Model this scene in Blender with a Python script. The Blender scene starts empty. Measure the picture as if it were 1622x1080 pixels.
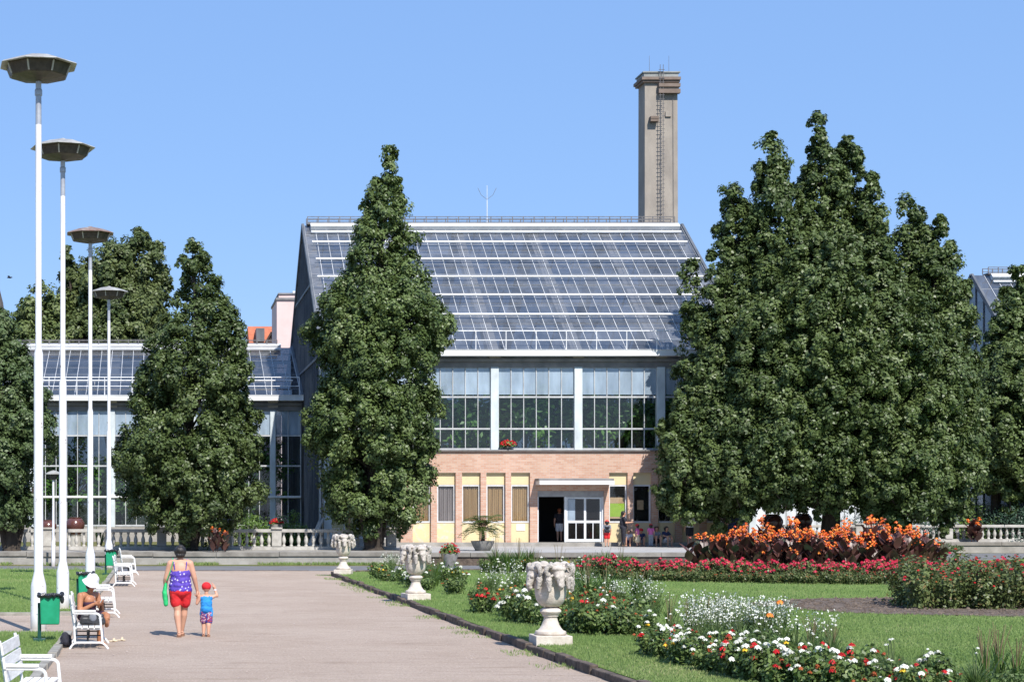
import bpy, bmesh, math, random
import numpy as np
from mathutils import Vector, Matrix, noise as mnoise

sc = bpy.context.scene
COL = sc.collection
R = math.radians

# ---------------------------------------------------------------- camera, sky, sun, exposure
F, EYE, PX, PY = 2800.0, 2.4, 260.0, 798.0        # focal length in photo pixels, eye height, principal point
cam_data = bpy.data.cameras.new("camera")
cam = bpy.data.objects.new("camera", cam_data)
COL.objects.link(cam)
cam.location = (0, 0, EYE)
cam.rotation_euler = (R(90), 0, 0)
cam_data.sensor_fit = 'HORIZONTAL'
cam_data.sensor_width = 36.0
cam_data.lens = 36.0 * F / 1622.0
cam_data.shift_x = (811 - PX) / 1622.0
cam_data.shift_y = (PY - 540) / 1622.0
cam_data.clip_start = 0.5
cam_data.clip_end = 6000
sc.camera = cam

SUN_EL, SUN_AZ = R(47), math.atan2(0.26, -0.965)    # azimuth clockwise from +Y
sun_vec = Vector((math.sin(SUN_AZ) * math.cos(SUN_EL), math.cos(SUN_AZ) * math.cos(SUN_EL), math.sin(SUN_EL)))
world = bpy.data.worlds.new("World")
sc.world = world
world.use_nodes = True
wn = world.node_tree
bg = wn.nodes["Background"]
sky = wn.nodes.new("ShaderNodeTexSky")
sky.sky_type = 'NISHITA'
sky.sun_disc = False
sky.sun_elevation = SUN_EL
sky.sun_rotation = SUN_AZ
sky.altitude = 100
sky.air_density = 1.0
sky.dust_density = 0.1
sky.ozone_density = 3.0
blue = wn.nodes.new("ShaderNodeMix")
blue.data_type = 'RGBA'
blue.inputs[0].default_value = 0.72
blue.inputs[7].default_value = (1.5, 2.78, 5.55, 1)       # clear summer blue over the modelled sky
wn.links.new(sky.outputs[0], blue.inputs[6])
wn.links.new(blue.outputs[2], bg.inputs[0])
bg.inputs[1].default_value = 0.12
sun_data = bpy.data.lights.new("sun", 'SUN')
sun_data.energy = 4.6
sun_data.angle = R(0.5)
sun_data.color = (1.0, 0.955, 0.89)
sun = bpy.data.objects.new("sun", sun_data)
COL.objects.link(sun)
sun.location = (20, -20, 60)
sun.rotation_euler = (-sun_vec).to_track_quat('-Z', 'Y').to_euler()
sc.view_settings.view_transform = 'Standard'
sc.view_settings.look = 'None'
sc.view_settings.exposure = 0.5
sc.view_settings.gamma = 1
sc.cycles.max_bounces = 7
sc.cycles.transparent_max_bounces = 14
sc.cycles.caustics_reflective = False
sc.cycles.caustics_refractive = False

# ---------------------------------------------------------------- placing helpers
def gp(x, y, z=0.0):
    """point of the plane at height z seen at photo pixel (x, y)"""
    Y = F * (EYE - z) / (y - PY)
    return (x - PX) * Y / F, Y
def wx(x, Y): return (x - PX) * Y / F
def wz(y, Y): return EYE - (y - PY) * Y / F

# ---------------------------------------------------------------- objects
ORG = {}
def tag(o, label=None, cat=None, group=None, kind=None):
    if label: o['label'] = label
    if cat: o['category'] = cat
    if group: o['group'] = group
    if kind: o['kind'] = kind
    return o
def thing(name, label, cat, loc=(0, 0, 0), group=None):
    o = bpy.data.objects.new(name, None)
    o.empty_display_size = 0.3
    COL.objects.link(o)
    o.location = loc
    ORG[o] = Vector(loc)
    return tag(o, label, cat, group)
def copy_tree(o, parent=None):
    c = o.copy()
    COL.objects.link(c)
    if parent: c.parent = parent
    for ch in o.children: copy_tree(ch, c)
    return c
def place(o, loc, rz=0.0, s=1.0):
    o.location = loc
    o.rotation_euler = (0, 0, rz)
    o.scale = (s, s, s) if not isinstance(s, tuple) else s
    return o
def link_mesh(name, me, parent=None, smooth=False):
    o = bpy.data.objects.new(name, me)
    COL.objects.link(o)
    if parent is not None:
        o.parent = parent
        ORG[o] = ORG[parent]
    if smooth:
        me.polygons.foreach_set("use_smooth", np.ones(len(me.polygons), dtype=bool))
    return o

class MB:
    def __init__(self): self.v, self.f, self.m = [], [], []
    def add(self, vs, fs, mi=0):
        b = len(self.v)
        self.v += [tuple(p) for p in vs]
        self.f += [tuple(i + b for i in f) for f in fs]
        self.m += [mi] * len(fs)
        return self
    def box(self, x0, x1, y0, y1, z0, z1, mi=0):
        vs = [(x, y, z) for z in (z0, z1) for y in (y0, y1) for x in (x0, x1)]
        return self.add(vs, [(0, 2, 3, 1), (4, 5, 7, 6), (0, 1, 5, 4), (2, 6, 7, 3), (0, 4, 6, 2), (1, 3, 7, 5)], mi)
    def obox(self, c, size, rot, mi=0):
        hx, hy, hz = (s / 2 for s in size)
        vs = [Vector(c) + rot @ Vector((x, y, z)) for z in (-hz, hz) for y in (-hy, hy) for x in (-hx, hx)]
        return self.add(vs, [(0, 2, 3, 1), (4, 5, 7, 6), (0, 1, 5, 4), (2, 6, 7, 3), (0, 4, 6, 2), (1, 3, 7, 5)], mi)
    def beam(self, p0, p1, w, h, up=(0, 0, 1), mi=0):
        p0, p1 = Vector(p0), Vector(p1)
        d = p1 - p0
        L = d.length
        d.normalize()
        s = d.cross(Vector(up))
        if s.length < 1e-4: s = d.cross(Vector((1, 0, 0)))
        s.normalize()
        u = s.cross(d)
        return self.obox((p0 + p1) / 2, (w, L, h), Matrix((s, d, u)).transposed(), mi)
    def tube(self, pts, r, seg=8, mi=0, cap=True, squash=1.0):
        pts = [Vector(p) for p in pts]
        n = len(pts)
        rs = list(r) if hasattr(r, '__len__') else [r] * n
        vs, fs = [], []
        prev = None
        for i, p in enumerate(pts):
            d = (pts[min(i + 1, n - 1)] - pts[max(i - 1, 0)])
            if d.length < 1e-9: d = Vector((0, 0, 1))
            d.normalize()
            if prev is None:
                a = d.cross(Vector((0, 0, 1)))
                if a.length < 1e-3: a = Vector((1, 0, 0))
            else:
                a = prev - d * prev.dot(d)
                if a.length < 1e-4: a = d.orthogonal()
            a.normalize()
            prev = a
            b = d.cross(a)
            for k in range(seg):
                t = 2 * math.pi * k / seg
                vs.append(p + a * (math.cos(t) * rs[i]) + b * (math.sin(t) * rs[i] * squash))
        for i in range(n - 1):
            for k in range(seg):
                k2 = (k + 1) % seg
                fs.append((i * seg + k, i * seg + k2, (i + 1) * seg + k2, (i + 1) * seg + k))
        if cap:
            fs.append(tuple(range(seg))[::-1])
            fs.append(tuple((n - 1) * seg + k for k in range(seg)))
        return self.add(vs, fs, mi)
    def lathe(self, prof, seg=16, c=(0, 0, 0), mi=0, phase=0.0):
        vs, fs = [], []
        for (r, z) in prof:
            for k in range(seg):
                t = 2 * math.pi * k / seg + phase
                vs.append((c[0] + math.cos(t) * r, c[1] + math.sin(t) * r, c[2] + z))
        for i in range(len(prof) - 1):
            for k in range(seg):
                k2 = (k + 1) % seg
                fs.append((i * seg + k, i * seg + k2, (i + 1) * seg + k2, (i + 1) * seg + k))
        fs.append(tuple(range(seg))[::-1])
        fs.append(tuple((len(prof) - 1) * seg + k for k in range(seg)))
        return self.add(vs, fs, mi)
    def ball(self, c, r, seg=10, rings=6, mi=0):
        rx, ry, rz = r if hasattr(r, '__len__') else (r, r, r)
        vs, fs = [(c[0], c[1], c[2] - rz)], []
        for i in range(1, rings):
            ph = math.pi * i / rings - math.pi / 2
            for k in range(seg):
                t = 2 * math.pi * k / seg
                vs.append((c[0] + rx * math.cos(ph) * math.cos(t), c[1] + ry * math.cos(ph) * math.sin(t), c[2] + rz * math.sin(ph)))
        vs.append((c[0], c[1], c[2] + rz))
        top = len(vs) - 1
        for k in range(seg):
            k2 = (k + 1) % seg
            fs.append((0, 1 + k2, 1 + k))
            for i in range(rings - 2):
                a = 1 + i * seg
                fs.append((a + k, a + k2, a + seg + k2, a + seg + k))
            a = 1 + (rings - 2) * seg
            fs.append((a + k, a + k2, top))
        return self.add(vs, fs, mi)
    def poly(self, pts, z0, z1, mi=0):
        n = len(pts)
        vs = [(p[0], p[1], z0) for p in pts] + [(p[0], p[1], z1) for p in pts]
        fs = [tuple(range(n))[::-1], tuple(n + i for i in range(n))]
        fs += [(i, (i + 1) % n, n + (i + 1) % n, n + i) for i in range(n)]
        return self.add(vs, fs, mi)
    def mesh(self, name, mats, org=Vector((0, 0, 0))):
        me = bpy.data.meshes.new(name)
        v = [(p[0] - org[0], p[1] - org[1], p[2] - org[2]) for p in self.v]
        me.from_pydata(v, [], self.f)
        for m in (mats if isinstance(mats, (list, tuple)) else [mats]): me.materials.append(m)
        if any(self.m): me.polygons.foreach_set("material_index", self.m)
        bm = bmesh.new()
        bm.from_mesh(me)
        bmesh.ops.recalc_face_normals(bm, faces=bm.faces)
        bm.to_mesh(me)
        bm.free()
        me.update()
        return me
    def build(self, name, mats, parent=None, smooth=False, bevel=0.0, tint=False):
        org = ORG[parent] if parent is not None else Vector((0, 0, 0))
        me = self.mesh(name, mats, org)
        if tint:
            a = me.attributes.new("tint", 'FLOAT', 'FACE')
            a.data.foreach_set("value", np.random.default_rng(len(me.polygons)).random(len(me.polygons)).astype(np.float32))
        o = link_mesh(name, me, parent, smooth)
        if smooth:
            md = o.modifiers.new("edge", 'EDGE_SPLIT'); md.split_angle = R(40)
        if bevel:
            md = o.modifiers.new("bevel", 'BEVEL'); md.width = bevel; md.segments = 2; md.limit_method = 'ANGLE'
        return o

# ---------------------------------------------------------------- materials
def base_mat(name):
    m = bpy.data.materials.new(name)
    m.use_nodes = True
    nt = m.node_tree
    return m, nt, nt.nodes["Principled BSDF"]
def nn(nt, kind, **kw):
    n = nt.nodes.new(kind)
    for k, v in kw.items(): setattr(n, k, v)
    return n
def col4(c): return (c[0], c[1], c[2], 1.0)
def noise_fac(nt, scale, detail=5, stretch=(1, 1, 1), rough=0.6, obj=True):
    tc = nn(nt, "ShaderNodeTexCoord")
    mp = nn(nt, "ShaderNodeMapping")
    mp.inputs["Scale"].default_value = stretch
    nt.links.new(tc.outputs["Object"], mp.inputs[0])
    n = nn(nt, "ShaderNodeTexNoise")
    n.inputs["Scale"].default_value = scale
    n.inputs["Detail"].default_value = detail
    n.inputs["Roughness"].default_value = rough
    nt.links.new(mp.outputs[0], n.inputs["Vector"])
    return n.outputs[0]
def ramp(nt, fac, stops):
    r = nn(nt, "ShaderNodeValToRGB")
    e = r.color_ramp.elements
    while len(e) < len(stops): e.new(0.5)
    for el, (p, c) in zip(e, stops): el.position = p; el.color = col4(c)
    nt.links.new(fac, r.inputs[0])
    return r.outputs[0]
def bump(nt, bs, fac, strength, dist=0.02):
    b = nn(nt, "ShaderNodeBump")
    b.inputs["Strength"].default_value = strength
    b.inputs["Distance"].default_value = dist
    nt.links.new(fac, b.inputs["Height"])
    nt.links.new(b.outputs[0], bs.inputs["Normal"])
def mix(nt, fac, a, b, mode='MIX'):
    m = nn(nt, "ShaderNodeMix", data_type='RGBA', blend_type=mode)
    if isinstance(fac, (int, float)): m.inputs[0].default_value = fac
    else: nt.links.new(fac, m.inputs[0])
    for s, v in ((6, a), (7, b)):
        if isinstance(v, tuple): m.inputs[s].default_value = col4(v)
        else: nt.links.new(v, m.inputs[s])
    return m.outputs[2]
def pm(name, c1, c2=None, scale=4.0, rough=0.7, bmp=0.0, bscale=None, metal=0.0, spec=0.4, stretch=(1, 1, 1), bdist=0.02, lo=0.35, hi=0.65):
    m, nt, bs = base_mat(name)
    bs.inputs["Roughness"].default_value = rough
    bs.inputs["Metallic"].default_value = metal
    bs.inputs["Specular IOR Level"].default_value = spec
    if c2 is None: bs.inputs["Base Color"].default_value = col4(c1)
    else: nt.links.new(ramp(nt, noise_fac(nt, scale, stretch=stretch), [(lo, c1), (hi, c2)]), bs.inputs["Base Color"])
    if bmp: bump(nt, bs, noise_fac(nt, bscale or scale * 4, stretch=stretch), bmp, bdist)
    return m
def leafm(name, ca, cb, trans=0.3, rough=0.42, spec=0.5, cc=None):
    m, nt, bs = base_mat(name)
    at = nn(nt, "ShaderNodeAttribute", attribute_name="tint")
    oi = nn(nt, "ShaderNodeObjectInfo")
    c = ramp(nt, at.outputs["Fac"], [(0.0, ca), (0.85, cb), (1.0, cc or cb)])
    hs = nn(nt, "ShaderNodeHueSaturation")
    mr = nn(nt, "ShaderNodeMapRange")
    mr.inputs[3].default_value = 0.85; mr.inputs[4].default_value = 1.18
    nt.links.new(oi.outputs["Random"], mr.inputs[0])
    nt.links.new(mr.outputs[0], hs.inputs["Value"])
    nt.links.new(c, hs.inputs["Color"])
    nt.links.new(hs.outputs[0], bs.inputs["Base Color"])
    bs.inputs["Roughness"].default_value = rough
    bs.inputs["Specular IOR Level"].default_value = spec
    tr = nn(nt, "ShaderNodeBsdfTranslucent")
    nt.links.new(hs.outputs[0], tr.inputs[0])
    ms = nn(nt, "ShaderNodeMixShader")
    ms.inputs[0].default_value = trans
    nt.links.new(bs.outputs[0], ms.inputs[1]); nt.links.new(tr.outputs[0], ms.inputs[2])
    nt.links.new(ms.outputs[0], nt.nodes["Material Output"].inputs[0])
    return m
def glassm(name, clear=0.6, tint=(0.8, 0.88, 0.92), dirt=(0.25, 0.3, 0.36), vary=0.3, gloss=1.0, streak=True):
    """thin pane: clear part, dusty part and a sharp sky reflection"""
    m, nt, bs = base_mat(name)
    nt.nodes.remove(bs)
    tp = nn(nt, "ShaderNodeBsdfTransparent"); tp.inputs[0].default_value = col4(tint)
    df = nn(nt, "ShaderNodeBsdfDiffuse")
    gl = nn(nt, "ShaderNodeBsdfGlossy"); gl.inputs["Roughness"].default_value = 0.03
    at = nn(nt, "ShaderNodeAttribute", attribute_name="tint")
    f = noise_fac(nt, 1.3, stretch=(1.6, 1, 0.5) if streak else (1, 1, 1))
    c = ramp(nt, f, [(0.3, tuple(0.7 * x for x in dirt)), (0.7, dirt)])
    nt.links.new(c, df.inputs[0])
    mth = nn(nt, "ShaderNodeMath", operation='MULTIPLY_ADD')
    nt.links.new(at.outputs["Fac"], mth.inputs[0]); mth.inputs[1].default_value = vary; mth.inputs[2].default_value = 1 - clear - vary / 2
    a = nn(nt, "ShaderNodeMath", operation='MULTIPLY_ADD', use_clamp=True)
    nt.links.new(f, a.inputs[0]); a.inputs[1].default_value = min(0.3, (1 - clear) * 0.8)
    sub = nn(nt, "ShaderNodeMath", operation='SUBTRACT'); nt.links.new(mth.outputs[0], sub.inputs[0]); sub.inputs[1].default_value = min(0.15, (1 - clear) * 0.4)
    nt.links.new(sub.outputs[0], a.inputs[2])
    m1 = nn(nt, "ShaderNodeMixShader")
    nt.links.new(a.outputs[0], m1.inputs[0]); nt.links.new(tp.outputs[0], m1.inputs[1]); nt.links.new(df.outputs[0], m1.inputs[2])
    lw = nn(nt, "ShaderNodeLayerWeight"); lw.inputs[0].default_value = 0.5          # Schlick reflection, the same from both sides
    pw = nn(nt, "ShaderNodeMath", operation='POWER'); nt.links.new(lw.outputs["Facing"], pw.inputs[0]); pw.inputs[1].default_value = 4.0
    g = nn(nt, "ShaderNodeMath", operation='MULTIPLY_ADD', use_clamp=True); g.inputs[1].default_value = 0.9 * gloss; g.inputs[2].default_value = 0.075 * gloss
    nt.links.new(pw.outputs[0], g.inputs[0])
    m2 = nn(nt, "ShaderNodeMixShader")
    nt.links.new(g.outputs[0], m2.inputs[0]); nt.links.new(m1.outputs[0], m2.inputs[1]); nt.links.new(gl.outputs[0], m2.inputs[2])
    nt.links.new(m2.outputs[0], nt.nodes["Material Output"].inputs[0])
    return m

M = {}
M['white'] = pm('white_paint', (0.8, 0.8, 0.8), (0.66, 0.66, 0.66), 6, 0.45)
def polem():
    m, nt, bs = base_mat('pole_paint')
    c = ramp(nt, noise_fac(nt, 3, stretch=(3, 3, 0.3)), [(0.45, (0.78, 0.77, 0.79)), (0.75, (0.6, 0.58, 0.6))])
    chips = ramp(nt, noise_fac(nt, 11, 3, (1, 1, 0.6), 0.7), [(0.66, (1, 1, 1)), (0.70, (0.45, 0.36, 0.3))])
    tc = nn(nt, "ShaderNodeTexCoord"); sp = nn(nt, "ShaderNodeSeparateXYZ"); nt.links.new(tc.outputs["Object"], sp.inputs[0])
    dirt = ramp(nt, sp.outputs[2], [(0.02, (0.55, 0.5, 0.42)), (0.3, (1, 1, 1))])
    nt.links.new(mix(nt, 1.0, mix(nt, 1.0, c, chips, 'MULTIPLY'), dirt, 'MULTIPLY'), bs.inputs["Base Color"])
    bs.inputs["Roughness"].default_value = 0.42
    return m
M['pole'] = polem()
M['pole_grey'] = pm('galvanised_pole', (0.34, 0.35, 0.4), (0.46, 0.47, 0.5), 5, 0.4, metal=0.3)
M['lamp_dark'] = pm('lamp_housing', (0.035, 0.028, 0.024), (0.075, 0.06, 0.05), 8, 0.5)
M['lamp_top'] = pm('lamp_cover', (0.42, 0.42, 0.4), (0.24, 0.22, 0.2), 4, 0.5)
M['lamp_top_rust'] = pm('lamp_cover_rusty', (0.16, 0.08, 0.055), (0.3, 0.26, 0.23), 5, 0.6)
M['lamp_rib'] = pm('lamp_rib_metal', (0.4, 0.38, 0.34), rough=0.45)
M['bench_frame'] = pm('bench_frame_paint', (0.8, 0.8, 0.8), (0.7, 0.69, 0.67), 9, 0.35)
M['bench_slat'] = pm('bench_slat_paint', (0.8, 0.79, 0.77), (0.62, 0.61, 0.58), 7, 0.5, 0.15, 30, stretch=(6, 0.6, 6))
M['black'] = pm('under_seat_black', (0.018, 0.018, 0.019), (0.035, 0.033, 0.032), 10, 0.5)
M['bin_green'] = pm('bin_green_plastic', (0.012, 0.25, 0.12), (0.02, 0.32, 0.17), 5, 0.38)
M['bin_post'] = pm('bin_post_paint', (0.008, 0.05, 0.04), (0.012, 0.075, 0.055), 9, 0.45)
M['bag'] = pm('black_bag_film', (0.01, 0.01, 0.012), (0.03, 0.03, 0.035), 20, 0.25, 0.5, 30, spec=0.6)
M['stone'] = pm('urn_stone', (0.66, 0.6, 0.53), (0.5, 0.43, 0.36), 7, 0.85, 0.35, 40)
M['fleece_light'] = pm('carved_head_stone', (0.58, 0.52, 0.46), (0.36, 0.32, 0.28), 14, 0.9, 0.6, 50, bdist=0.02)
M['fleece'] = pm('carved_fleece_stone', (0.56, 0.51, 0.46), (0.32, 0.29, 0.26), 16, 0.9, 0.8, 45, bdist=0.03)
M['concrete'] = pm('weathered_concrete', (0.36, 0.34, 0.31), (0.24, 0.225, 0.2), 1.6, 0.9, 0.4, 20)
M['cap'] = pm('wall_cap_stone', (0.27, 0.25, 0.22), (0.17, 0.155, 0.135), 2.2, 0.9, 0.5, 25)
M['balust'] = pm('balustrade_stone', (0.5, 0.48, 0.44), (0.34, 0.32, 0.29), 3, 0.85, 0.3, 25)
M['kerb_dark'] = pm('edging_stone_dark', (0.16, 0.12, 0.092), (0.06, 0.046, 0.038), 5, 0.9, 0.8, 18, stretch=(1, 1, 1), bdist=0.04)
M['kerb_light'] = pm('edging_stone_light', (0.34, 0.32, 0.28), (0.22, 0.2, 0.17), 3, 0.9, 0.5, 20)
M['pave'] = pm('forecourt_paving', (0.42, 0.41, 0.4), (0.34, 0.33, 0.32), 1.0, 0.9, 0.2, 30)
M['asphalt'] = pm('asphalt', (0.19, 0.19, 0.2), (0.14, 0.14, 0.145), 0.8, 0.9, 0.4, 60)
M['soil'] = pm('bed_soil', (0.09, 0.066, 0.05), (0.2, 0.155, 0.125), 5, 1.0, 1.0, 14, bdist=0.08)
M['chim'] = pm('chimney_render', (0.335, 0.295, 0.25), (0.25, 0.22, 0.19), 1.1, 0.9, 0.4, 8, stretch=(1, 1, 0.5))
M['chim_dark'] = pm('chimney_cornice', (0.16, 0.12, 0.095), (0.22, 0.17, 0.14), 2, 0.9)
M['chim_cap'] = pm('chimney_cap_metal', (0.2, 0.21, 0.2), (0.3, 0.31, 0.3), 2, 0.6)
M['ironwork'] = pm('grey_ironwork', (0.1, 0.1, 0.11), (0.17, 0.16, 0.16), 6, 0.6)
M['frame'] = pm('glazing_bar_paint', (0.52, 0.53, 0.53), (0.38, 0.39, 0.4), 3, 0.5)
M['frame_dk'] = pm('glazing_bar_grey', (0.24, 0.25, 0.26), (0.34, 0.34, 0.34), 3, 0.55)
M['roof_bar'] = pm('roof_glazing_bar', (0.56, 0.57, 0.58), (0.36, 0.37, 0.38), 1.2, 0.5)
M['pil'] = pm('pilaster_paint', (0.6, 0.66, 0.68), (0.42, 0.46, 0.48), 2.2, 0.6, stretch=(1, 1, 0.5), lo=0.4, hi=0.75)
M['gutter'] = pm('gutter_paint', (0.78, 0.79, 0.79), (0.62, 0.62, 0.62), 1.3, 0.45, stretch=(0.6, 1, 1))
M['soffit'] = pm('soffit_panel', (0.15, 0.15, 0.155), (0.25, 0.24, 0.235), 1.6, 0.7)
M['gable'] = pm('gable_panel_grey', (0.075, 0.085, 0.1), (0.14, 0.15, 0.165), 1.2, 0.55, stretch=(1, 1, 0.35))
M['rafter'] = pm('rafter_concrete', (0.42, 0.38, 0.34), (0.32, 0.29, 0.26), 1.5, 0.9)
M['interior'] = pm('interior_wall', (0.2, 0.22, 0.2), (0.28, 0.3, 0.28), 0.6, 0.9)
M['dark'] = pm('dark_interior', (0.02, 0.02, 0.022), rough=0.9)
M['yellow'] = pm('yellow_panel', (0.72, 0.58, 0.33), (0.62, 0.51, 0.32), 1.7, 0.7, lo=0.3, hi=0.7)
M['yellow_worn'] = pm('yellow_panel_peeling', (0.7, 0.57, 0.33), (0.62, 0.56, 0.46), 4.0, 0.75, lo=0.5, hi=0.62)
M['winframe'] = pm('window_frame_paint', (0.66, 0.66, 0.67), (0.52, 0.52, 0.53), 4, 0.5)
M['doorwhite'] = pm('door_frame_paint', (0.72, 0.75, 0.78), (0.62, 0.65, 0.68), 3, 0.4)
M['doorgrey'] = pm('door_head_paint', (0.36, 0.37, 0.38), (0.28, 0.28, 0.29), 3, 0.5)
M['paper'] = pm('paper', (0.78, 0.78, 0.76), rough=0.8)
M['paper_tan'] = pm('brown_card', (0.5, 0.34, 0.2), (0.4, 0.27, 0.15), 8, 0.8)
M['poster_green'] = pm('green_poster', (0.24, 0.4, 0.02), (0.3, 0.46, 0.03), 5, 0.6)
M['pink'] = pm('pink_plaster', (0.70, 0.53, 0.50), (0.64, 0.48, 0.45), 1.0, 0.9)
M['orange_tile'] = pm('orange_roof_tile', (0.5, 0.16, 0.08), (0.4, 0.12, 0.06), 3, 0.8, 0.6, 18)
M['dark_wood'] = pm('dark_bargeboard', (0.05, 0.03, 0.025), rough=0.8)
M['jar'] = pm('glazed_jar', (0.09, 0.035, 0.03), (0.14, 0.06, 0.05), 4, 0.18, spec=0.7)
M['bowl'] = pm('concrete_bowl', (0.3, 0.29, 0.27), (0.2, 0.19, 0.175), 5, 0.9, 0.5, 40)
M['bark'] = pm('bark', (0.07, 0.055, 0.042), (0.035, 0.027, 0.022), 5, 0.95, 1.0, 14, stretch=(1, 1, 0.25), bdist=0.05)
M['stem'] = pm('green_stem', (0.07, 0.11, 0.03), (0.1, 0.13, 0.05), 6, 0.6)
M['stem_dry'] = pm('dry_stem', (0.2, 0.15, 0.08), (0.12, 0.1, 0.05), 6, 0.8)
M['slate'] = pm('dark_spire_slate', (0.06, 0.05, 0.05), (0.1, 0.09, 0.085), 2, 0.8)
M['pebble'] = pm('pebble', (0.5, 0.42, 0.37), (0.4, 0.33, 0.29), 9, 0.9)

M['leaf_oak'] = leafm('oak_leaves', (0.048, 0.078, 0.02), (0.125, 0.172, 0.052), 0.17, 0.46, 0.42, (0.14, 0.175, 0.07))
M['leaf_oak2'] = leafm('oak_leaves_blue_green', (0.043, 0.073, 0.024), (0.112, 0.16, 0.058), 0.17, 0.46, 0.42, (0.125, 0.16, 0.075))
M['leaf_far'] = leafm('far_tree_leaves', (0.05, 0.08, 0.022), (0.135, 0.17, 0.055), 0.2, 0.5, 0.4)
M['leaf_cedar'] = leafm('cedar_needles', (0.02, 0.055, 0.03), (0.06, 0.11, 0.07), 0.1, 0.5, 0.4)
M['leaf_juniper'] = leafm('juniper_needles', (0.09, 0.17, 0.03), (0.17, 0.27, 0.055), 0.2, 0.5, 0.4)
M['leaf_bush'] = leafm('bed_bush_leaves', (0.055, 0.095, 0.025), (0.165, 0.235, 0.065), 0.3, 0.45, 0.4, (0.26, 0.31, 0.10))
M['leaf_rose'] = leafm('rose_leaves', (0.055, 0.085, 0.026), (0.16, 0.195, 0.065), 0.28, 0.45, 0.4, (0.25, 0.16, 0.075))
M['leaf_strap'] = leafm('strap_leaves', (0.05, 0.10, 0.02), (0.13, 0.21, 0.05), 0.3, 0.4, 0.5)
M['leaf_pale'] = leafm('pale_strap_leaves', (0.25, 0.32, 0.07), (0.4, 0.42, 0.13), 0.3, 0.45, 0.4)
M['leaf_fine'] = leafm('fine_meadow_leaves', (0.07, 0.12, 0.035), (0.16, 0.23, 0.08), 0.3, 0.5, 0.3)
M['leaf_canna'] = leafm('canna_leaves', (0.065, 0.026, 0.024), (0.16, 0.075, 0.06), 0.25, 0.4, 0.5, (0.075, 0.105, 0.06))
M['leaf_inside'] = leafm('indoor_leaves', (0.035, 0.10, 0.018), (0.14, 0.28, 0.05), 0.4, 0.4, 0.5)
M['leaf_palm'] = leafm('palm_fronds', (0.13, 0.19, 0.05), (0.26, 0.32, 0.11), 0.3, 0.45, 0.4)
M['grass'] = leafm('grass_blades', (0.16, 0.24, 0.07), (0.265, 0.34, 0.125), 0.35, 0.55, 0.2, (0.38, 0.37, 0.19))
for nme, a, b in (('flame', (0.62, 0.07, 0.012), (0.85, 0.17, 0.03)), ('red', (0.42, 0.008, 0.012), (0.62, 0.025, 0.03)), ('pinkred', (0.5, 0.012, 0.05), (0.72, 0.05, 0.11)),
                  ('white', (0.72, 0.72, 0.62), (0.85, 0.85, 0.78)), ('orange', (0.8, 0.19, 0.03), (0.9, 0.36, 0.07)),
                  ('yellow', (0.75, 0.42, 0.02), (0.85, 0.6, 0.05)), ('salmon', (0.6, 0.16, 0.12), (0.7, 0.25, 0.2)), ('rust', (0.3, 0.06, 0.02), (0.45, 0.12, 0.04))):
    M['bloom_' + nme] = leafm('bloom_' + nme, a, b, 0.25, 0.55, 0.3)
# ---- brick
def brickm():
    m, nt, bs = base_mat('yellow_red_brick')
    tc = nn(nt, "ShaderNodeTexCoord"); sp = nn(nt, "ShaderNodeSeparateXYZ"); cb = nn(nt, "ShaderNodeCombineXYZ")
    nt.links.new(tc.outputs["Object"], sp.inputs[0])
    ad = nn(nt, "ShaderNodeMath", operation='ADD')
    nt.links.new(sp.outputs[0], ad.inputs[0]); nt.links.new(sp.outputs[1], ad.inputs[1])
    nt.links.new(ad.outputs[0], cb.inputs[0]); nt.links.new(sp.outputs[2], cb.inputs[1])
    br = nn(nt, "ShaderNodeTexBrick")
    br.inputs["Scale"].default_value = 1.0
    br.inputs["Brick Width"].default_value = 0.26; br.inputs["Row Height"].default_value = 0.083
    br.inputs["Mortar Size"].default_value = 0.009; br.inputs["Mortar Smooth"].default_value = 0.3
    br.inputs["Color1"].default_value = (0.53, 0.29, 0.205, 1); br.inputs["Color2"].default_value = (0.62, 0.41, 0.31, 1)
    br.inputs["Mortar"].default_value = (0.52, 0.46, 0.41, 1)
    nt.links.new(cb.outputs[0], br.inputs["Vector"])
    w = nn(nt, "ShaderNodeTexWhiteNoise")
    st = ramp(nt, noise_fac(nt, 0.7, stretch=(1, 1, 0.6)), [(0.35, (0.86, 0.84, 0.8)), (0.7, (1.0, 1.0, 1.0))])
    nt.links.new(mix(nt, 1.0, br.outputs[0], st, 'MULTIPLY'), bs.inputs["Base Color"])
    bs.inputs["Roughness"].default_value = 0.9
    bump(nt, bs, br.outputs[1], -0.5, 0.01)
    return m
M['brick'] = brickm()
# ---- curtain: shading of folds painted in as vertical colour streaks
def curtainm(name, a, b):
    m, nt, bs = base_mat(name)
    f = noise_fac(nt, 3.0, 3, (5, 1, 0.15))
    nt.links.new(ramp(nt, f, [(0.3, a), (0.7, b)]), bs.inputs["Base Color"])
    bs.inputs["Roughness"].default_value = 0.9
    return m
M['curtain'] = curtainm('gold_brown_curtain', (0.26, 0.16, 0.07), (0.44, 0.29, 0.14))
M['curtain_grey'] = curtainm('mauve_grey_curtain', (0.17, 0.14, 0.14), (0.3, 0.26, 0.25))
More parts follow.
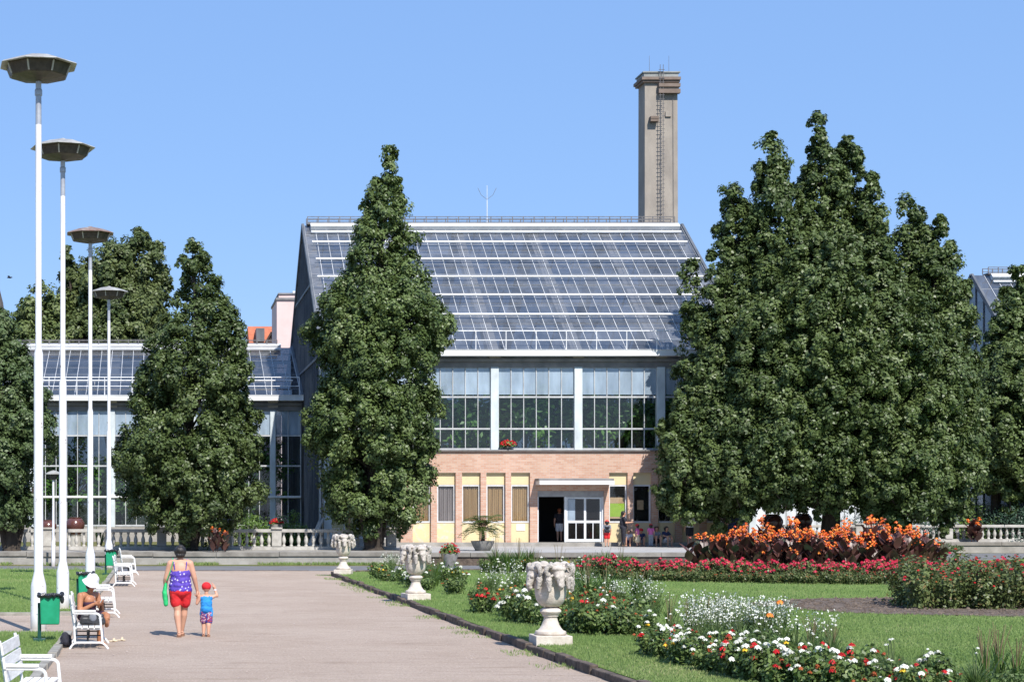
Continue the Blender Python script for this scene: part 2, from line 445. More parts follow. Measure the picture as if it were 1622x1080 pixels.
# ---- glass kinds
M['g_roof'] = glassm('roof_glass', 0.62, (0.7, 0.74, 0.8), (0.23, 0.25, 0.29), 0.26, 0.9)
M['g_rear'] = glassm('rear_slope_glass', 0.30, (0.4, 0.46, 0.56), (0.10, 0.11, 0.13), 0.12, 0.7)
M['g_wing'] = glassm('wing_roof_glass', 0.66, (0.5, 0.54, 0.6), (0.13, 0.14, 0.165), 0.24, 0.8)
M['g_top'] = glassm('whitewashed_glass', 0.3, (0.7, 0.78, 0.84), (0.46, 0.57, 0.68), 0.14, 1.3)
M['g_clear'] = glassm('clear_glass', 0.97, (0.88, 0.94, 0.92), (0.16, 0.18, 0.19), 0.06, 0.9)
M['g_window'] = glassm('window_glass', 0.96, (0.92, 0.94, 0.94), (0.3, 0.3, 0.3), 0.02, 0.8)
M['g_gable'] = glassm('gable_glass', 0.35, (0.5, 0.56, 0.62), (0.13, 0.15, 0.185), 0.3, 1.0)
M['g_white'] = glassm('limewashed_glass', 0.08, (0.9, 0.9, 0.9), (0.78, 0.82, 0.86), 0.05, 0.8)
# ---- gravel
def gravelm():
    m, nt, bs = base_mat('pink_gravel')
    big = ramp(nt, noise_fac(nt, 0.35, 6), [(0.3, (0.405, 0.315, 0.25)), (0.7, (0.485, 0.39, 0.32))])
    mid = ramp(nt, noise_fac(nt, 3.5, 6, (0.6, 1.6, 1), 0.75), [(0.3, (0.86, 0.85, 0.84)), (0.65, (1.05, 1.05, 1.05))])
    fine = ramp(nt, noise_fac(nt, 24, 4, rough=0.9), [(0.28, (0.5, 0.47, 0.45)), (0.5, (1, 1, 1)), (0.75, (1.28, 1.27, 1.25))])
    c = mix(nt, 1.0, mix(nt, 1.0, big, fine, 'MULTIPLY'), mid, 'MULTIPLY')
    # worn drag marks across the path and faint mossy patches
    st = ramp(nt, noise_fac(nt, 0.9, 7, (0.35, 2.8, 1), 0.75), [(0.57, (1, 1, 1)), (0.68, (0.66, 0.62, 0.58))])
    c = mix(nt, 1.0, c, st, 'MULTIPLY')
    gr = ramp(nt, noise_fac(nt, 0.5, 7, (0.6, 1.8, 1), 0.8), [(0.64, (0, 0, 0)), (0.76, (0.55, 0.55, 0.55))])
    c = mix(nt, gr, c, (0.2, 0.2, 0.1))
    nt.links.new(c, bs.inputs["Base Color"])
    bs.inputs["Roughness"].default_value = 0.95
    bs.inputs["Specular IOR Level"].default_value = 0.2
    bump(nt, bs, noise_fac(nt, 30, 5, rough=0.85), 0.8, 0.03)
    return m
M['gravel'] = gravelm()
def lawnm(name, tones):
    m, nt, bs = base_mat(name)
    big = ramp(nt, noise_fac(nt, 0.45, 6), [(0.3, tones[0]), (0.55, tones[1]), (0.75, tones[2])])
    fine = ramp(nt, noise_fac(nt, 30, 4, (1, 1, 1), 0.8), [(0.25, (0.6, 0.62, 0.55)), (0.6, (1.1, 1.1, 1.05))])
    nt.links.new(mix(nt, 1.0, big, fine, 'MULTIPLY'), bs.inputs["Base Color"])
    bs.inputs["Roughness"].default_value = 0.95
    bs.inputs["Specular IOR Level"].default_value = 0.15
    bump(nt, bs, noise_fac(nt, 60, 4, rough=0.8), 0.8, 0.04)
    return m
M['lawn'] = lawnm('mown_lawn', ((0.13, 0.21, 0.05), (0.175, 0.265, 0.07), (0.24, 0.29, 0.10)))
M['rough_grass'] = lawnm('rough_ground', ((0.12, 0.14, 0.05), (0.17, 0.165, 0.07), (0.24, 0.2, 0.11)))

# ---------------------------------------------------------------- leaves, crowns, plants
def leaf_mesh(name, C, N, S, mat, parent=None, asp=0.6, seed=0, tint=None, fold=0.15, T=None):
    rng = np.random.default_rng(seed)
    n = len(C)
    N = N / (np.linalg.norm(N, axis=1, keepdims=True) + 1e-9)
    if T is None: T = rng.normal(size=(n, 3))
    T = T - N * np.sum(T * N, axis=1, keepdims=True)
    T /= (np.linalg.norm(T, axis=1, keepdims=True) + 1e-9)
    B = np.cross(N, T)
    S = np.asarray(S).reshape(-1, 1) * 0.5
    V = np.empty((n, 4, 3), dtype=np.float32)
    V[:, 0] = C - T * S; V[:, 1] = C + B * S * asp + N * S * fold
    V[:, 2] = C + T * S; V[:, 3] = C - B * S * asp + N * S * fold
    if parent is not None: V -= np.array(ORG[parent], dtype=np.float32)
    me = bpy.data.meshes.new(name)
    me.vertices.add(n * 4); me.loops.add(n * 4); me.polygons.add(n)
    me.vertices.foreach_set("co", V.ravel())
    me.loops.foreach_set("vertex_index", np.arange(n * 4, dtype=np.int32))
    me.polygons.foreach_set("loop_start", np.arange(0, n * 4, 4, dtype=np.int32))
    try: me.polygons.foreach_set("loop_total", np.full(n, 4, dtype=np.int32))
    except Exception: pass
    me.update(calc_edges=True)
    a = me.attributes.new("tint", 'FLOAT', 'FACE')
    a.data.foreach_set("value", (rng.random(n) if tint is None else tint).astype(np.float32))
    me.materials.append(mat)
    return link_mesh(name, me, parent)

def clumps_to_leaves(cent, cr, axis_pt, per, leaf, rng, up=0.45):
    """cent: clump centres, cr: clump radii, axis_pt: point on the axis behind each clump"""
    k = len(cent)
    reps = np.full(k, per)
    idx = np.repeat(np.arange(k), reps)
    n = len(idx)
    d = rng.normal(size=(n, 3)); d /= np.linalg.norm(d, axis=1, keepdims=True)
    rr = 0.35 + 0.65 * rng.random((n, 1)) ** 0.6
    wob = 1 + 0.35 * np.sin(d[:, :1] * 4.1 + idx[:, None]) * np.cos(d[:, 2:] * 3.7 + 2.1 * idx[:, None])
    off = d * rr * wob * cr[idx][:, None]
    off[:, 2] *= 0.82
    out = cent - axis_pt
    out /= (np.linalg.norm(out, axis=1, keepdims=True) + 1e-6)
    P = cent[idx] + off
    N = d * 0.95 + out[idx] * 0.35 + np.array([0, 0, up * .8]) + rng.normal(size=(n, 3)) * 0.38
    S = leaf * (0.65 + 0.7 * rng.random(n))
    t = np.clip(rng.random(k)[idx] * 0.55 + rng.random(n) * 0.5, 0, 1)
    return P, N, S, t

def boughs_to_leaves(bc, br, ax, rng, nsub, per, leaf):
    """boughs: rounded leafy masses with gaps between; each carries many small tufts on its outer side"""
    k = len(bc)
    ib = np.repeat(np.arange(k), nsub)
    out = bc - ax; out /= (np.linalg.norm(out, axis=1, keepdims=True) + 1e-6)
    d = rng.normal(size=(len(ib), 3)) + out[ib] * .75 + np.array([0, 0, .35]); d /= np.linalg.norm(d, axis=1, keepdims=True)
    c = bc[ib] + d * np.array([1, 1, 1.2]) * br[ib][:, None] * (.42 + .5 * rng.random((len(ib), 1)))
    cr = br[ib] * (.26 + .2 * rng.random(len(ib)))
    tb = rng.random(k)[ib]
    j = np.repeat(np.arange(len(c)), per)
    n = len(j)
    e = rng.normal(size=(n, 3)); e /= np.linalg.norm(e, axis=1, keepdims=True)
    P = c[j] + e * (cr[j] * (.25 + .85 * rng.random(n) ** .6))[:, None]
    N = e * .55 + d[j] * .75 + np.array([0, 0, .3]) + rng.normal(size=(n, 3)) * .42
    S = leaf * (.6 + .75 * rng.random(n))
    t = np.clip(tb[j] * .68 + rng.random(n) * .36, 0, 1)
    return P, N, S, t
def spaced(cand, rad, gap):
    keep = []
    C = np.empty((0, 3)); Rr = np.empty(0)
    for i in range(len(cand)):
        if len(C):
            dd = C - cand[i]; dd[:, 2] *= .8
            if np.any(np.sum(dd * dd, axis=1) < (gap * (Rr + rad[i])) ** 2): continue
        keep.append(i); C = np.vstack([C, cand[i]]); Rr = np.append(Rr, rad[i])
    return np.array(keep, dtype=int)

def tree(name, label, base, lobes, leaf=0.19, per=60, dens=1.0, trunk_r=0.3, trunk_h=None, mat='leaf_oak', seed=1, group=None, cr=(0.4, 0.8), fork=None):
    """lobes: (x0,y0,z0, x1,y1,z1, radius, shape) spindles in world space; shape 's' spindle, 'o' ellipsoid"""
    rng = np.random.default_rng(seed)
    t = thing(name, label, 'tree', base, group)
    cents, crs, axs = [], [], []
    wood = MB()
    bx, by, bz = base
    trunk_h = trunk_h or 3.0
    rr = random.Random(seed)
    tops = max(l[5] for l in lobes)
    fork = fork or (bx, by, bz + trunk_h)
    wood.tube([(bx, by, bz - 0.1), (bx, by, bz + 0.25), (bx + (fork[0] - bx) * .5 + rr.uniform(-.06, .06), by + (fork[1] - by) * .5, bz + (fork[2] - bz) * .5), fork],
              [trunk_r * 1.5, trunk_r * 1.1, trunk_r, trunk_r * .85], 10)
    wk = t
    for (x0, y0, z0, x1, y1, z1, Rd, sh) in lobes:
        a, b = np.array([x0, y0, z0]), np.array([x1, y1, z1])
        L = np.linalg.norm(b - a)
        n = int(math.pi * Rd * L * 14)
        u = rng.random(n) ** (1.25 if sh == 's' else 1.0)
        if sh == 's': prof = (1 - u * 0.96) ** 0.56 * np.minimum(1, (u + 0.06) / 0.2) ** 0.6
        else: prof = np.sqrt(np.clip(1 - (2 * u - 1) ** 2, 0.02, 1))
        th = rng.random(n) * 2 * math.pi
        w = Rd * prof
        s_ = (cr[0] + (cr[1] - cr[0]) * rng.random(n) ** 1.5) * np.clip(.4 + w / 2.4, .5, 1.0)
        rad = np.maximum(0, w * (.78 + .42 * rng.random(n)) - s_ * .8)
        axp = a + (b - a) * u[:, None]
        c = axp + np.stack([np.cos(th) * rad, np.sin(th) * rad, rng.normal(size=n) * .2], axis=1)
        keep = spaced(c, s_, .46 / dens)
        hole = np.array([mnoise.noise(Vector(q) * .33 + Vector((seed, 0, 0))) + .45 * mnoise.noise(Vector(q) * .8) for q in c[keep]])
        keep = keep[(hole > -.34) | (u[keep] > .55)] if (sh == 's' and name == 'big_oak') else keep
        cents.append(c[keep]); axs.append(axp[keep] - np.array([0, 0, .3])); crs.append(s_[keep])
        ax = axp
        # limb into the lobe and twigs into some clumps
        m1 = a + (b - a) * 0.35
        m2 = a + (b - a) * 0.93
        p0 = Vector(fork)
        if (m1[2] - p0.z) > 0.3 or sh == 's':
            st = min(1.0, Rd / 2.2)
            q = [p0 - Vector((0, 0, min(0.5, trunk_h * .3))), p0.lerp(Vector(m1), 0.5) + Vector((rr.uniform(-.2, .2), rr.uniform(-.2, .2), 0.15)), Vector(m1), Vector(m2)]
            wood.tube(q, [trunk_r * .6 * st + .04, trunk_r * .5 * st + .03, trunk_r * .36 * st + .02, 0.015], 7)
        ck = c[keep]; ak = ax[keep]
        for i in rng.choice(len(ck), min(len(ck), int(8 + Rd * 8)), replace=False):
            s0 = Vector(ak[i]) - Vector((0, 0, min(0.6, Rd * .4)))
            e0 = Vector(ck[i])
            wood.tube([s0, s0.lerp(e0, .55) + Vector((0, 0, -.06)), e0], [0.045, 0.03, 0.01], 5, cap=False)
    cents, crs, axs = np.concatenate(cents), np.concatenate(crs), np.concatenate(axs)
    ok = cents[:, 2] > bz + 0.5
    P, N, S, tn = boughs_to_leaves(cents[ok], crs[ok], axs[ok], rng, 13, per, leaf)
    leaf_mesh('crown', P, N, S, M[mat], t, 0.62, seed, tn)
    wood.build('trunk', M['bark'], t, smooth=False)
    return t

def petals(cs, size, rng, k=7, up=(0, 0, 1)):
    """rosettes at centres cs -> arrays for leaf_mesh"""
    C, N, S, T = [], [], [], []
    cs = np.asarray(cs)
    for ring, (ro, tilt) in enumerate(((0.32, 0.75), (0.16, 0.3))):
        for j in range(k):
            th = 2 * math.pi * (j + 0.5 * ring) / k + rng.random(len(cs)) * 0.5
            d = np.stack([np.cos(th), np.sin(th), np.zeros_like(th)], axis=1)
            C.append(cs + d * ro * size + np.array([0, 0, 0.12 * size * (1 + ring)]))
            N.append(np.array(up) * (1 - tilt * .5) + d * tilt + rng.normal(size=d.shape) * .12)
            T.append(d - np.array([0, 0, 0.35]))
            S.append(np.full(len(cs), size * (0.72 - 0.15 * ring)) * (0.85 + 0.3 * rng.random(len(cs))))
    return np.concatenate(C), np.concatenate(N), np.concatenate(S), np.concatenate(T)

def add_blooms(root, cs, size, mat, rng, seed=0, k=7, name='blossoms'):
    C, N, S, T = petals(cs, size, rng, k)
    return leaf_mesh(name, C, N, S, M[mat], root, 0.75, seed, T=T, fold=0.1)

def bush_proto(name, label, cat, r, h, leafmat, nleaf, leaf, blooms, seed, group, flat=0.0):
    """a low flowering bush: stems, foliage, blossoms"""
    rng = np.random.default_rng(seed)
    t = thing(name, label, cat, (0, 0, 0), group)
    nc = 26
    th = rng.random(nc) * 2 * math.pi
    rad = r * np.sqrt(rng.random(nc)) * .9
    zt = h * (1 - 0.45 * (rad / r) ** 2) * (0.75 + 0.3 * rng.random(nc))
    st = MB()
    for i in range(nc):
        st.tube([(math.cos(th[i]) * rad[i] * .3, math.sin(th[i]) * rad[i] * .3, 0), (math.cos(th[i]) * rad[i] * .8, math.sin(th[i]) * rad[i] * .8, zt[i] * .55), (math.cos(th[i]) * rad[i], math.sin(th[i]) * rad[i], zt[i] * .95)], [.008, .006, .004], 4, cap=False)
    st.build('stems', M['stem'], t)
    i = rng.integers(0, nc, nleaf)
    f = 1 - rng.random(nleaf) ** 1.6 * 0.97
    spread = 0.10 + 0.16 * (1 - f)
    P = np.stack([np.cos(th[i]) * rad[i] * (0.3 + .7 * f), np.sin(th[i]) * rad[i] * (0.3 + .7 * f), zt[i] * f * .97], axis=1)
    P += rng.normal(size=P.shape) * spread[:, None] * r
    P[:, 2] = np.maximum(P[:, 2], 0.015)
    N = P * np.array([1.2, 1.2, .5]) / r + np.array([0, 0, .5]) + rng.normal(size=P.shape) * .6
    leaf_mesh('foliage', P, N, leaf * (.6 + .8 * rng.random(nleaf)), M[leafmat], t, .6, seed)
    for (bm_, nb, size) in blooms:
        j = rng.integers(0, nc, nb)
        cs = np.stack([np.cos(th[j]) * rad[j] * 1.05, np.sin(th[j]) * rad[j] * 1.05, zt[j] * (0.9 + .18 * rng.random(nb))], axis=1) + rng.normal(size=(nb, 3)) * np.array([.1 * r, .1 * r, .02])
        add_blooms(t, cs, size, bm_, rng, seed)
    return t

def strap_proto(name, label, cat, n, length, width, mat, seed, group, droop=0.6, blooms=(), stalks=0):
    rng = random.Random(seed); nr = np.random.default_rng(seed)
    t = thing(name, label, cat, (0, 0, 0), group)
    V, Fc, tn = [], [], []
    for i in range(n):
        a = rng.uniform(0, 2 * math.pi); L = length * rng.uniform(.65, 1.1); lean = rng.uniform(.1, .75)
        d = Vector((math.cos(a), math.sin(a), 0)); s = Vector((-d.y, d.x, 0))
        p = d * rng.uniform(0, .07)
        b = len(V); seg = 5
        for k in range(seg + 1):
            u = k / seg
            ang = lean * .5 + droop * 1.9 * u * u * (0.4 + lean)
            w = width * (1 - u ** 2.2) * .5 + .002
            V += [p - s * w, p + s * w]
            p = p + (d * math.sin(ang) + Vector((0, 0, math.cos(ang)))) * (L / seg)
        for k in range(seg): Fc.append((b + 2 * k, b + 2 * k + 1, b + 2 * k + 3, b + 2 * k + 2)); 
        tn += [rng.random()] * seg
    me = bpy.data.meshes.new('foliage'); me.from_pydata([tuple(v) for v in V], [], Fc)
    me.materials.append(M[mat])
    at = me.attributes.new("tint", 'FLOAT', 'FACE'); at.data.foreach_set("value", np.array(tn, dtype=np.float32))
    link_mesh('foliage', me, t)
    tips = []
    if stalks:
        st = MB()
        for i in range(stalks):
            a = rng.uniform(0, 6.28); q = rng.uniform(.02, .22) * length; hh = length * rng.uniform(1.0, 1.45)
            e = (math.cos(a) * q * 1.5, math.sin(a) * q * 1.5, hh)
            st.tube([(math.cos(a) * .03, math.sin(a) * .03, 0), (math.cos(a) * q * .6, math.sin(a) * q * .6, hh * .6), e], [.007, .006, .004], 4, cap=False)
            tips.append(e)
        st.build('stalks', M['stem_dry'] if not blooms else M['stem'], t)
    for (bm_, nb, size) in blooms:
        cs = np.array([tips[k % len(tips)] for k in range(nb)]) + nr.normal(size=(nb, 3)) * size * .5
        add_blooms(t, cs, size, bm_, nr, seed)
    return t
# ================================================================ the setting: ground, paths, lawns, terrace
def struct(name, mb, mat, **k):
    return tag(mb.build(name, mat, **k), kind='structure')

def sheet(name, pts, z, mat, thick=None):
    mb = MB()
    if thick: mb.poly(pts, z - thick, z)
    else: mb.add([(p[0], p[1], z) for p in pts], [tuple(range(len(pts)))])
    return struct(name, mb, mat)

sheet('ground', [(-2500, -60), (2500, -60), (2500, 4500), (-2500, 4500)], -0.03, M['rough_grass'])
# right-hand edging line of the gravel path, bending slightly, and its return along the road
KERB = [(6.55, 8.0), (6.22, 20.0), (6.04, 25.6), (5.92, 33.0), (5.80, 42.0), (5.71, 52.0), (5.64, 59.3), (6.0, 60.3), (9.0, 61.6), (14.0, 63.0)]
XL = -1.76
sheet('gravel_path', [(-40, 6), (9.0, 6), (9.0, 30), (9, 63.6), (-40, 63.6)], 0.0, M['gravel'])
road = [(-40, 63.6), (8, 63.6), (16, 64.6), (26, 68.5), (38, 76), (70, 80), (70, 87.4), (38, 86.2), (27, 78), (24.6, 68.95), (-40, 68.95)]
sheet('asphalt_road', road, 0.006, M['asphalt'])
sheet('verge', [(-40, 68.3), (9.4, 68.4), (9.4, 69.2), (-40, 69.2)], 0.03, M['rough_grass'], 0.03)
sheet('lawn', [(-16, 10), (XL - .07, 10), (XL - .07, 32.5), (-16, 32.5)], 0.055, M['lawn'], 0.06)
sheet('lawn_beyond_side_path', [(-16, 38.2), (XL - .07, 38.2), (XL - .07, 62.8), (-2.6, 63.4), (-16, 65.9)], 0.055, M['lawn'], 0.06)
LAWN_R = [(k[0] + .13, k[1]) for k in KERB[:7]] + [(6.1, 60.15), (9.05, 61.45), (14.05, 62.85), (24, 66.5), (36, 74.5), (60, 78), (60, 8)]
sheet('lawn_by_flower_beds', LAWN_R, 0.085, M['lawn'], 0.09)
# terrace behind the retaining walls
sheet('terrace', [(-60, 69.6), (24.4, 69.6), (26.4, 88.4), (75, 88.6), (75, 140), (-60, 140)], 0.49, M['concrete'], 0.5)
sheet('forecourt_paving', [(9.7, 69.5), (24.3, 69.5), (25.2, 79.6), (9.7, 79.6)], 0.498, M['pave'])
sheet('terrace_grass', [(-50, 75.0), (7.0, 75.0), (7.0, 89.4), (-50, 89.4)], 0.496, M['rough_grass'])
# bare soil in the rose bed on the right
soil = []
sx0, sx1 = gp(1312, 968)[0], 24
for i in range(28):
    a = 2 * math.pi * i / 28
    cx, cy, rx, ry = 18.6, 39.9, 5.2, 3.5
    w = 1 + .06 * math.sin(3 * a + 1) + .04 * math.sin(7 * a)
    soil.append((cx + rx * w * math.cos(a), cy + ry * w * math.sin(a)))
sheet('bed_soil', soil, 0.10, M['soil'], 0.012)

# edging stones: one thing per run, each a chain of stones with small gaps and wobble
def edging(name, label, pts, w, z0, z1, mat, step=1.0, seed=3, wob=0.012):
    rng = random.Random(seed)
    mb = MB()
    for a, b in zip(pts[:-1], pts[1:]):
        a, b = Vector((a[0], a[1], 0)), Vector((b[0], b[1], 0))
        L = (b - a).length
        n = max(1, round(L / step))
        for i in range(n):
            p, q = a.lerp(b, i / n), a.lerp(b, (i + 1) / n)
            d = (q - p).normalized() * 0.006
            zz = z1 + rng.uniform(-wob, wob)
            o = Vector((rng.uniform(-wob, wob), rng.uniform(-wob, wob), 0))
            mb.beam(p + d + o + Vector((0, 0, (z0 + zz) / 2)), q - d + o + Vector((0, 0, (z0 + zz) / 2)), w * rng.uniform(.93, 1.07), zz - z0)
    return tag(mb.build(name, M[mat], bevel=0.015), label, 'edging')
edging('edging', 'dark brown stone edging between the gravel path and the lawn with urns', KERB, 0.13, -0.02, 0.12, 'kerb_dark', 0.7, 3, .026)
edging('edging', 'pale kerb of the near lawn running behind the white benches', [(XL, 9), (XL, 32.5), (-16, 32.57)], 0.14, -0.02, 0.08, 'kerb_light', 1.0, 4)
edging('edging', 'pale kerb of the far left lawn beyond the side path', [(-16, 38.13), (XL, 38.13), (XL, 62.8)], 0.14, -0.02, 0.08, 'kerb_light', 1.0, 5)
edging('edging', 'thin flush kerb where the gravel meets the asphalt road', [(XL, 63.55), (5.2, 63.55)], 0.12, -0.02, 0.022, 'kerb_dark', 1.0, 6, .004)

# ---- retaining walls
def ret_wall(label, p0, p1, zt, dk='concrete'):
    t = thing('retaining_wall', label, 'wall', ((p0[0] + p1[0]) / 2, (p0[1] + p1[1]) / 2, 0))
    a, b = Vector((p0[0], p0[1], 0)), Vector((p1[0], p1[1], 0))
    n = max(2, int((b - a).length / 2.4)); rng = random.Random(len(label))
    w, c = MB(), MB()
    for i in range(n):
        p, q = a.lerp(b, i / n), a.lerp(b, (i + 1) / n)
        d = (q - p).normalized() * .006
        h = Vector((0, 0, (zt - .17) / 2 - .02)); w.beam(p + h, q + h, .34, zt - .13)
        h = Vector((0, 0, zt - .085 + rng.uniform(-.012, .012))); c.beam(p + d + h, q - d + h, .46 + rng.uniform(-.02, .02), .17)
    w.build('wall', M[dk], t); c.build('coping', M['cap'], t, bevel=.012)
    return t
ret_wall('long low weathered retaining wall below the left balustrade', (-40, 69.35), (9.45, 69.35), .52)
ret_wall('low dark edge wall of the paved forecourt behind the flower beds', (9.48, 69.3), (24.4, 69.3), .5, 'kerb_dark')
ret_wall('pale low wall below the balustrade on the far right', (26.6, 88.3), (72, 88.3), .50)

# ---- balustrades
def balustrade(label, X0, X1, Y, z, piers, step=.31, skip=None):
    t = thing('balustrade', label, 'balustrade', ((X0 + X1) / 2, Y, z))
    prof = [(.07, 0), (.07, .05), (.045, .08), (.075, .17), (.088, .25), (.075, .33), (.04, .44), (.036, .48), (.055, .5), (.055, .54), (.065, .54), (.065, .58)]
    mb = MB(); mb.box(X0, X1, Y - .17, Y + .17, z - .02, z + .14); mb.build('plinth', M['balust'], t)
    mb = MB(); mb.box(X0, X1, Y - .15, Y + .15, z + .725, z + .86); mb.build('rail', M['balust'], t, bevel=.02)
    for px in piers:
        mb = MB(); mb.box(px - .2, px + .2, Y - .2, Y + .2, z + .145, z + .72); mb.box(px - .23, px + .23, Y - .23, Y + .23, z + .863, z + .93); mb.box(px - .19, px + .19, Y - .156, Y + .156, z + .72, z + .864)
        mb.build('pier', M['balust'], t, bevel=.01)
    first = None
    x = X0 + .12
    cnt = 0
    while x < X1 - .1 and cnt < 100:
        if all(abs(x - p) > .27 for p in piers):
            if first is None:
                mb = MB(); mb.lathe(prof, 10, (x, Y, z + .142)); first = mb.build('baluster', M['balust'], t, smooth=True); fx = x
            else:
                o = first.copy(); COL.objects.link(o); o.location = (x - fx, 0, 0)
            cnt += 1
        x += step
    return t
balustrade('stone balustrade on the left terrace between the lamp posts and the tall oak', -16.5, 9.7, 74, .49, [-14.4, -9.65, -4.9, -.1, 4.7, 9.5])
balustrade('stone balustrade on the far right behind the orange cannas', 30.5, 52, 89.6, .49, [30.7, 35.2, 39.7, 44.2, 48.7])

# ================================================================ the palm house
def bars_panes(glass, bars, X0, X1, zrows, Y, mull, rng, edge=.03, bw=.035, mat_i=0):
    n = max(1, round((X1 - X0) / mull)); w = (X1 - X0) / n
    for (z0, z1, mi) in zrows:
        for i in range(n):
            a, b = X0 + i * w, X0 + (i + 1) * w
            e = [rng.uniform(-.006, .006) for _ in range(4)]
            glass.add([(a, Y + e[0], z0), (b, Y + e[1], z0), (b, Y + e[2], z1), (a, Y + e[0] - e[1] + e[2], z1)], [(0, 1, 2, 3)], mi)
    zt, zb = zrows[0][1], zrows[-1][0]
    for i in range(n + 1):
        bars.box(X0 + i * w - bw / 2, X0 + i * w + bw / 2, Y - .05, Y + .03, zb, zt)
    for (z0, z1, mi) in zrows:
        bars.box(X0, X1, Y - .065, Y + .02, z1 - .03, z1 + .045)
    bars.box(X0, X1, Y - .065, Y + .02, zb - .05, zb + .03)

def glasshouse(root, X0, X1, Yf, Z0, Ze, Yr, Zr, pil, rows, mull, row_mats, tubes, rail, nrow, seed, roof_mat='g_roof', pil_w=.36, bays=None, gutter_over=.1, tube_x=(0, 0), pil_bottom=None):
    rng = random.Random(seed)
    E, RG = Vector((0, Yf - .35, Ze)), Vector((0, Yr, Zr))
    d = RG - E; L = d.length; d.normalize(); nrm = Vector((0, -d.z, d.y))
    def S(x, t, off=0.0):
        p = E + d * (t * L) + nrm * off
        return Vector((x, p.y, p.z))
    # facade bays
    edges = [X0] + list(pil) + [X1]
    for a, b in zip(edges[:-1], edges[1:]):
        if b - a < .3: continue
        rr = rows(a, b) if callable(rows) else rows
        g, fr = MB(), MB()
        bars_panes(g, fr, a + (pil_w / 2 if a in pil else 0), b - (pil_w / 2 if b in pil else 0), rr, Yf, mull, rng)
        w = fr.build('window', M['frame'], root)
        g.build('glass', [M[k] for k in row_mats], w, tint=True)
    for p in pil:
        mb = MB(); zb = pil_bottom(p) if pil_bottom else Z0
        mb.box(p - pil_w / 2, p + pil_w / 2, Yf - .13, Yf + .22, zb, Ze - .7); mb.build('pilaster', M['pil'], root, bevel=.01)
    # cornice, gutter
    mb = MB(); mb.box(X0 - .05, X1 + .05, Yf - .10, Yf + .3, Ze - .72, Ze - .23); mb.box(X0 - .05, X1 + .05, Yf - .22, Yf - .10, Ze - .46, Ze - .34); mb.build('cornice', M['soffit'], root)
    mb = MB(); mb.box(X0 - gutter_over, X1 + gutter_over, Yf - .62, Yf - .18, Ze - .23, Ze + .03); mb.box(X0 - gutter_over, X1 + gutter_over, Yf - .64, Yf - .16, Ze + .03, Ze + .055)
    mb.build('gutter', M['gutter'], root)
    # roof: panes, bars
    n = max(1, round((X1 - X0) / mull)); w = (X1 - X0) / n
    g, fr, bk = MB(), MB(), MB()
    back = lambda v: Vector((v.x, 2 * Yr - v.y, v.z))
    for j in range(nrow):
        t0, t1 = j / nrow, (j + 1) / nrow
        for i in range(n):
            a, b = X0 + i * w, X0 + (i + 1) * w
            e = [rng.uniform(-.004, .004) for _ in range(3)]
            q = [S(a, t0, e[0] + .012), S(b, t0, e[1] + .012), S(b, t1, e[2]), S(a, t1, e[0] - e[1] + e[2])]
            g.add(q, [(0, 1, 2, 3)])
            if j % 2 == 0:
                t2 = min(1, (j + 2) / nrow)
                bk.add([back(S(a, t0)), back(S(b, t0)), back(S(b, t2)), back(S(a, t2))], [(0, 1, 2, 3)])
    for i in range(n + 1):
        x = X0 + i * w
        fr.beam(S(x, 0, .01), S(x, 1, .01), .027, .045, nrm)
    for j in range(1, nrow):
        fr.beam(S(X0, j / nrow, -.02), S(X1, j / nrow, -.02), .022, .045, nrm)
    rf = fr.build('roof', M['roof_bar'], root)
    g.build('glass', M[roof_mat], rf, tint=True)
    bk.build('rear_glass', M['g_rear'], rf, tint=True)
    mb = MB()
    for i in range(0, n + 1, 2): mb.beam(back(S(X0 + i * w, 0)), back(S(X0 + i * w, 1)), .06, .08, nrm)
    for j in range(1, 5): mb.beam(back(S(X0, j / 5)), back(S(X1, j / 5)), .1, .1, nrm)
    mb.build('rear_bars', M['frame_dk'], rf)
    for p in pil:
        mb = MB(); mb.beam(S(p, 0, -.42), S(p, .99, -.42), .5, .4, nrm); mb.beam(back(S(p, 0, -.42)), back(S(p, .99, -.42)), .5, .4, nrm); mb.build('rafter', M['rafter'], rf)
    mb = MB()
    for j in (.25, .5, .75): mb.beam(S(X0, j, -.2), S(X1, j, -.2), .1, .14, nrm)
    mb.build('purlins', M['frame_dk'], rf)
    # outer cleaning rails
    for (t, r, a, b) in tubes:
        mb = MB(); mb.tube([S(X0 + a, t, .24), S(X1 + b, t, .24)], r, 8)
        k = max(2, int((X1 - X0) / 3.2))
        for i in range(k + 1):
            x = X0 + a + .1 + (X1 + b - X0 - a - .2) * i / k
            mb.beam(S(x, t, 0), S(x, t, .24), .03, .03)
        mb.build('roof_rail', M['white'], root, smooth=False)
    if rail:
        mb = MB(); za, zb = Ze + .05, Ze + rail
        mb.tube([(X0 + .1, Yf - .5, zb), (X1 - .1, Yf - .5, zb)], .024, 8)
        mb.tube([(X0 + .1, Yf - .5, (za + zb) / 2), (X1 - .1, Yf - .5, (za + zb) / 2)], .02, 6)
        k = round((X1 - X0) / 1.42)
        for i in range(k + 1):
            x = X0 + .1 + (X1 - X0 - .2) * i / k
            mb.tube([(x, Yf - .5, za), (x, Yf - .5, zb)], .022, 6)
        mb.build('handrail', M['white'], root)
    # gables
    Yb = 2 * Yr - (Yf - .35)
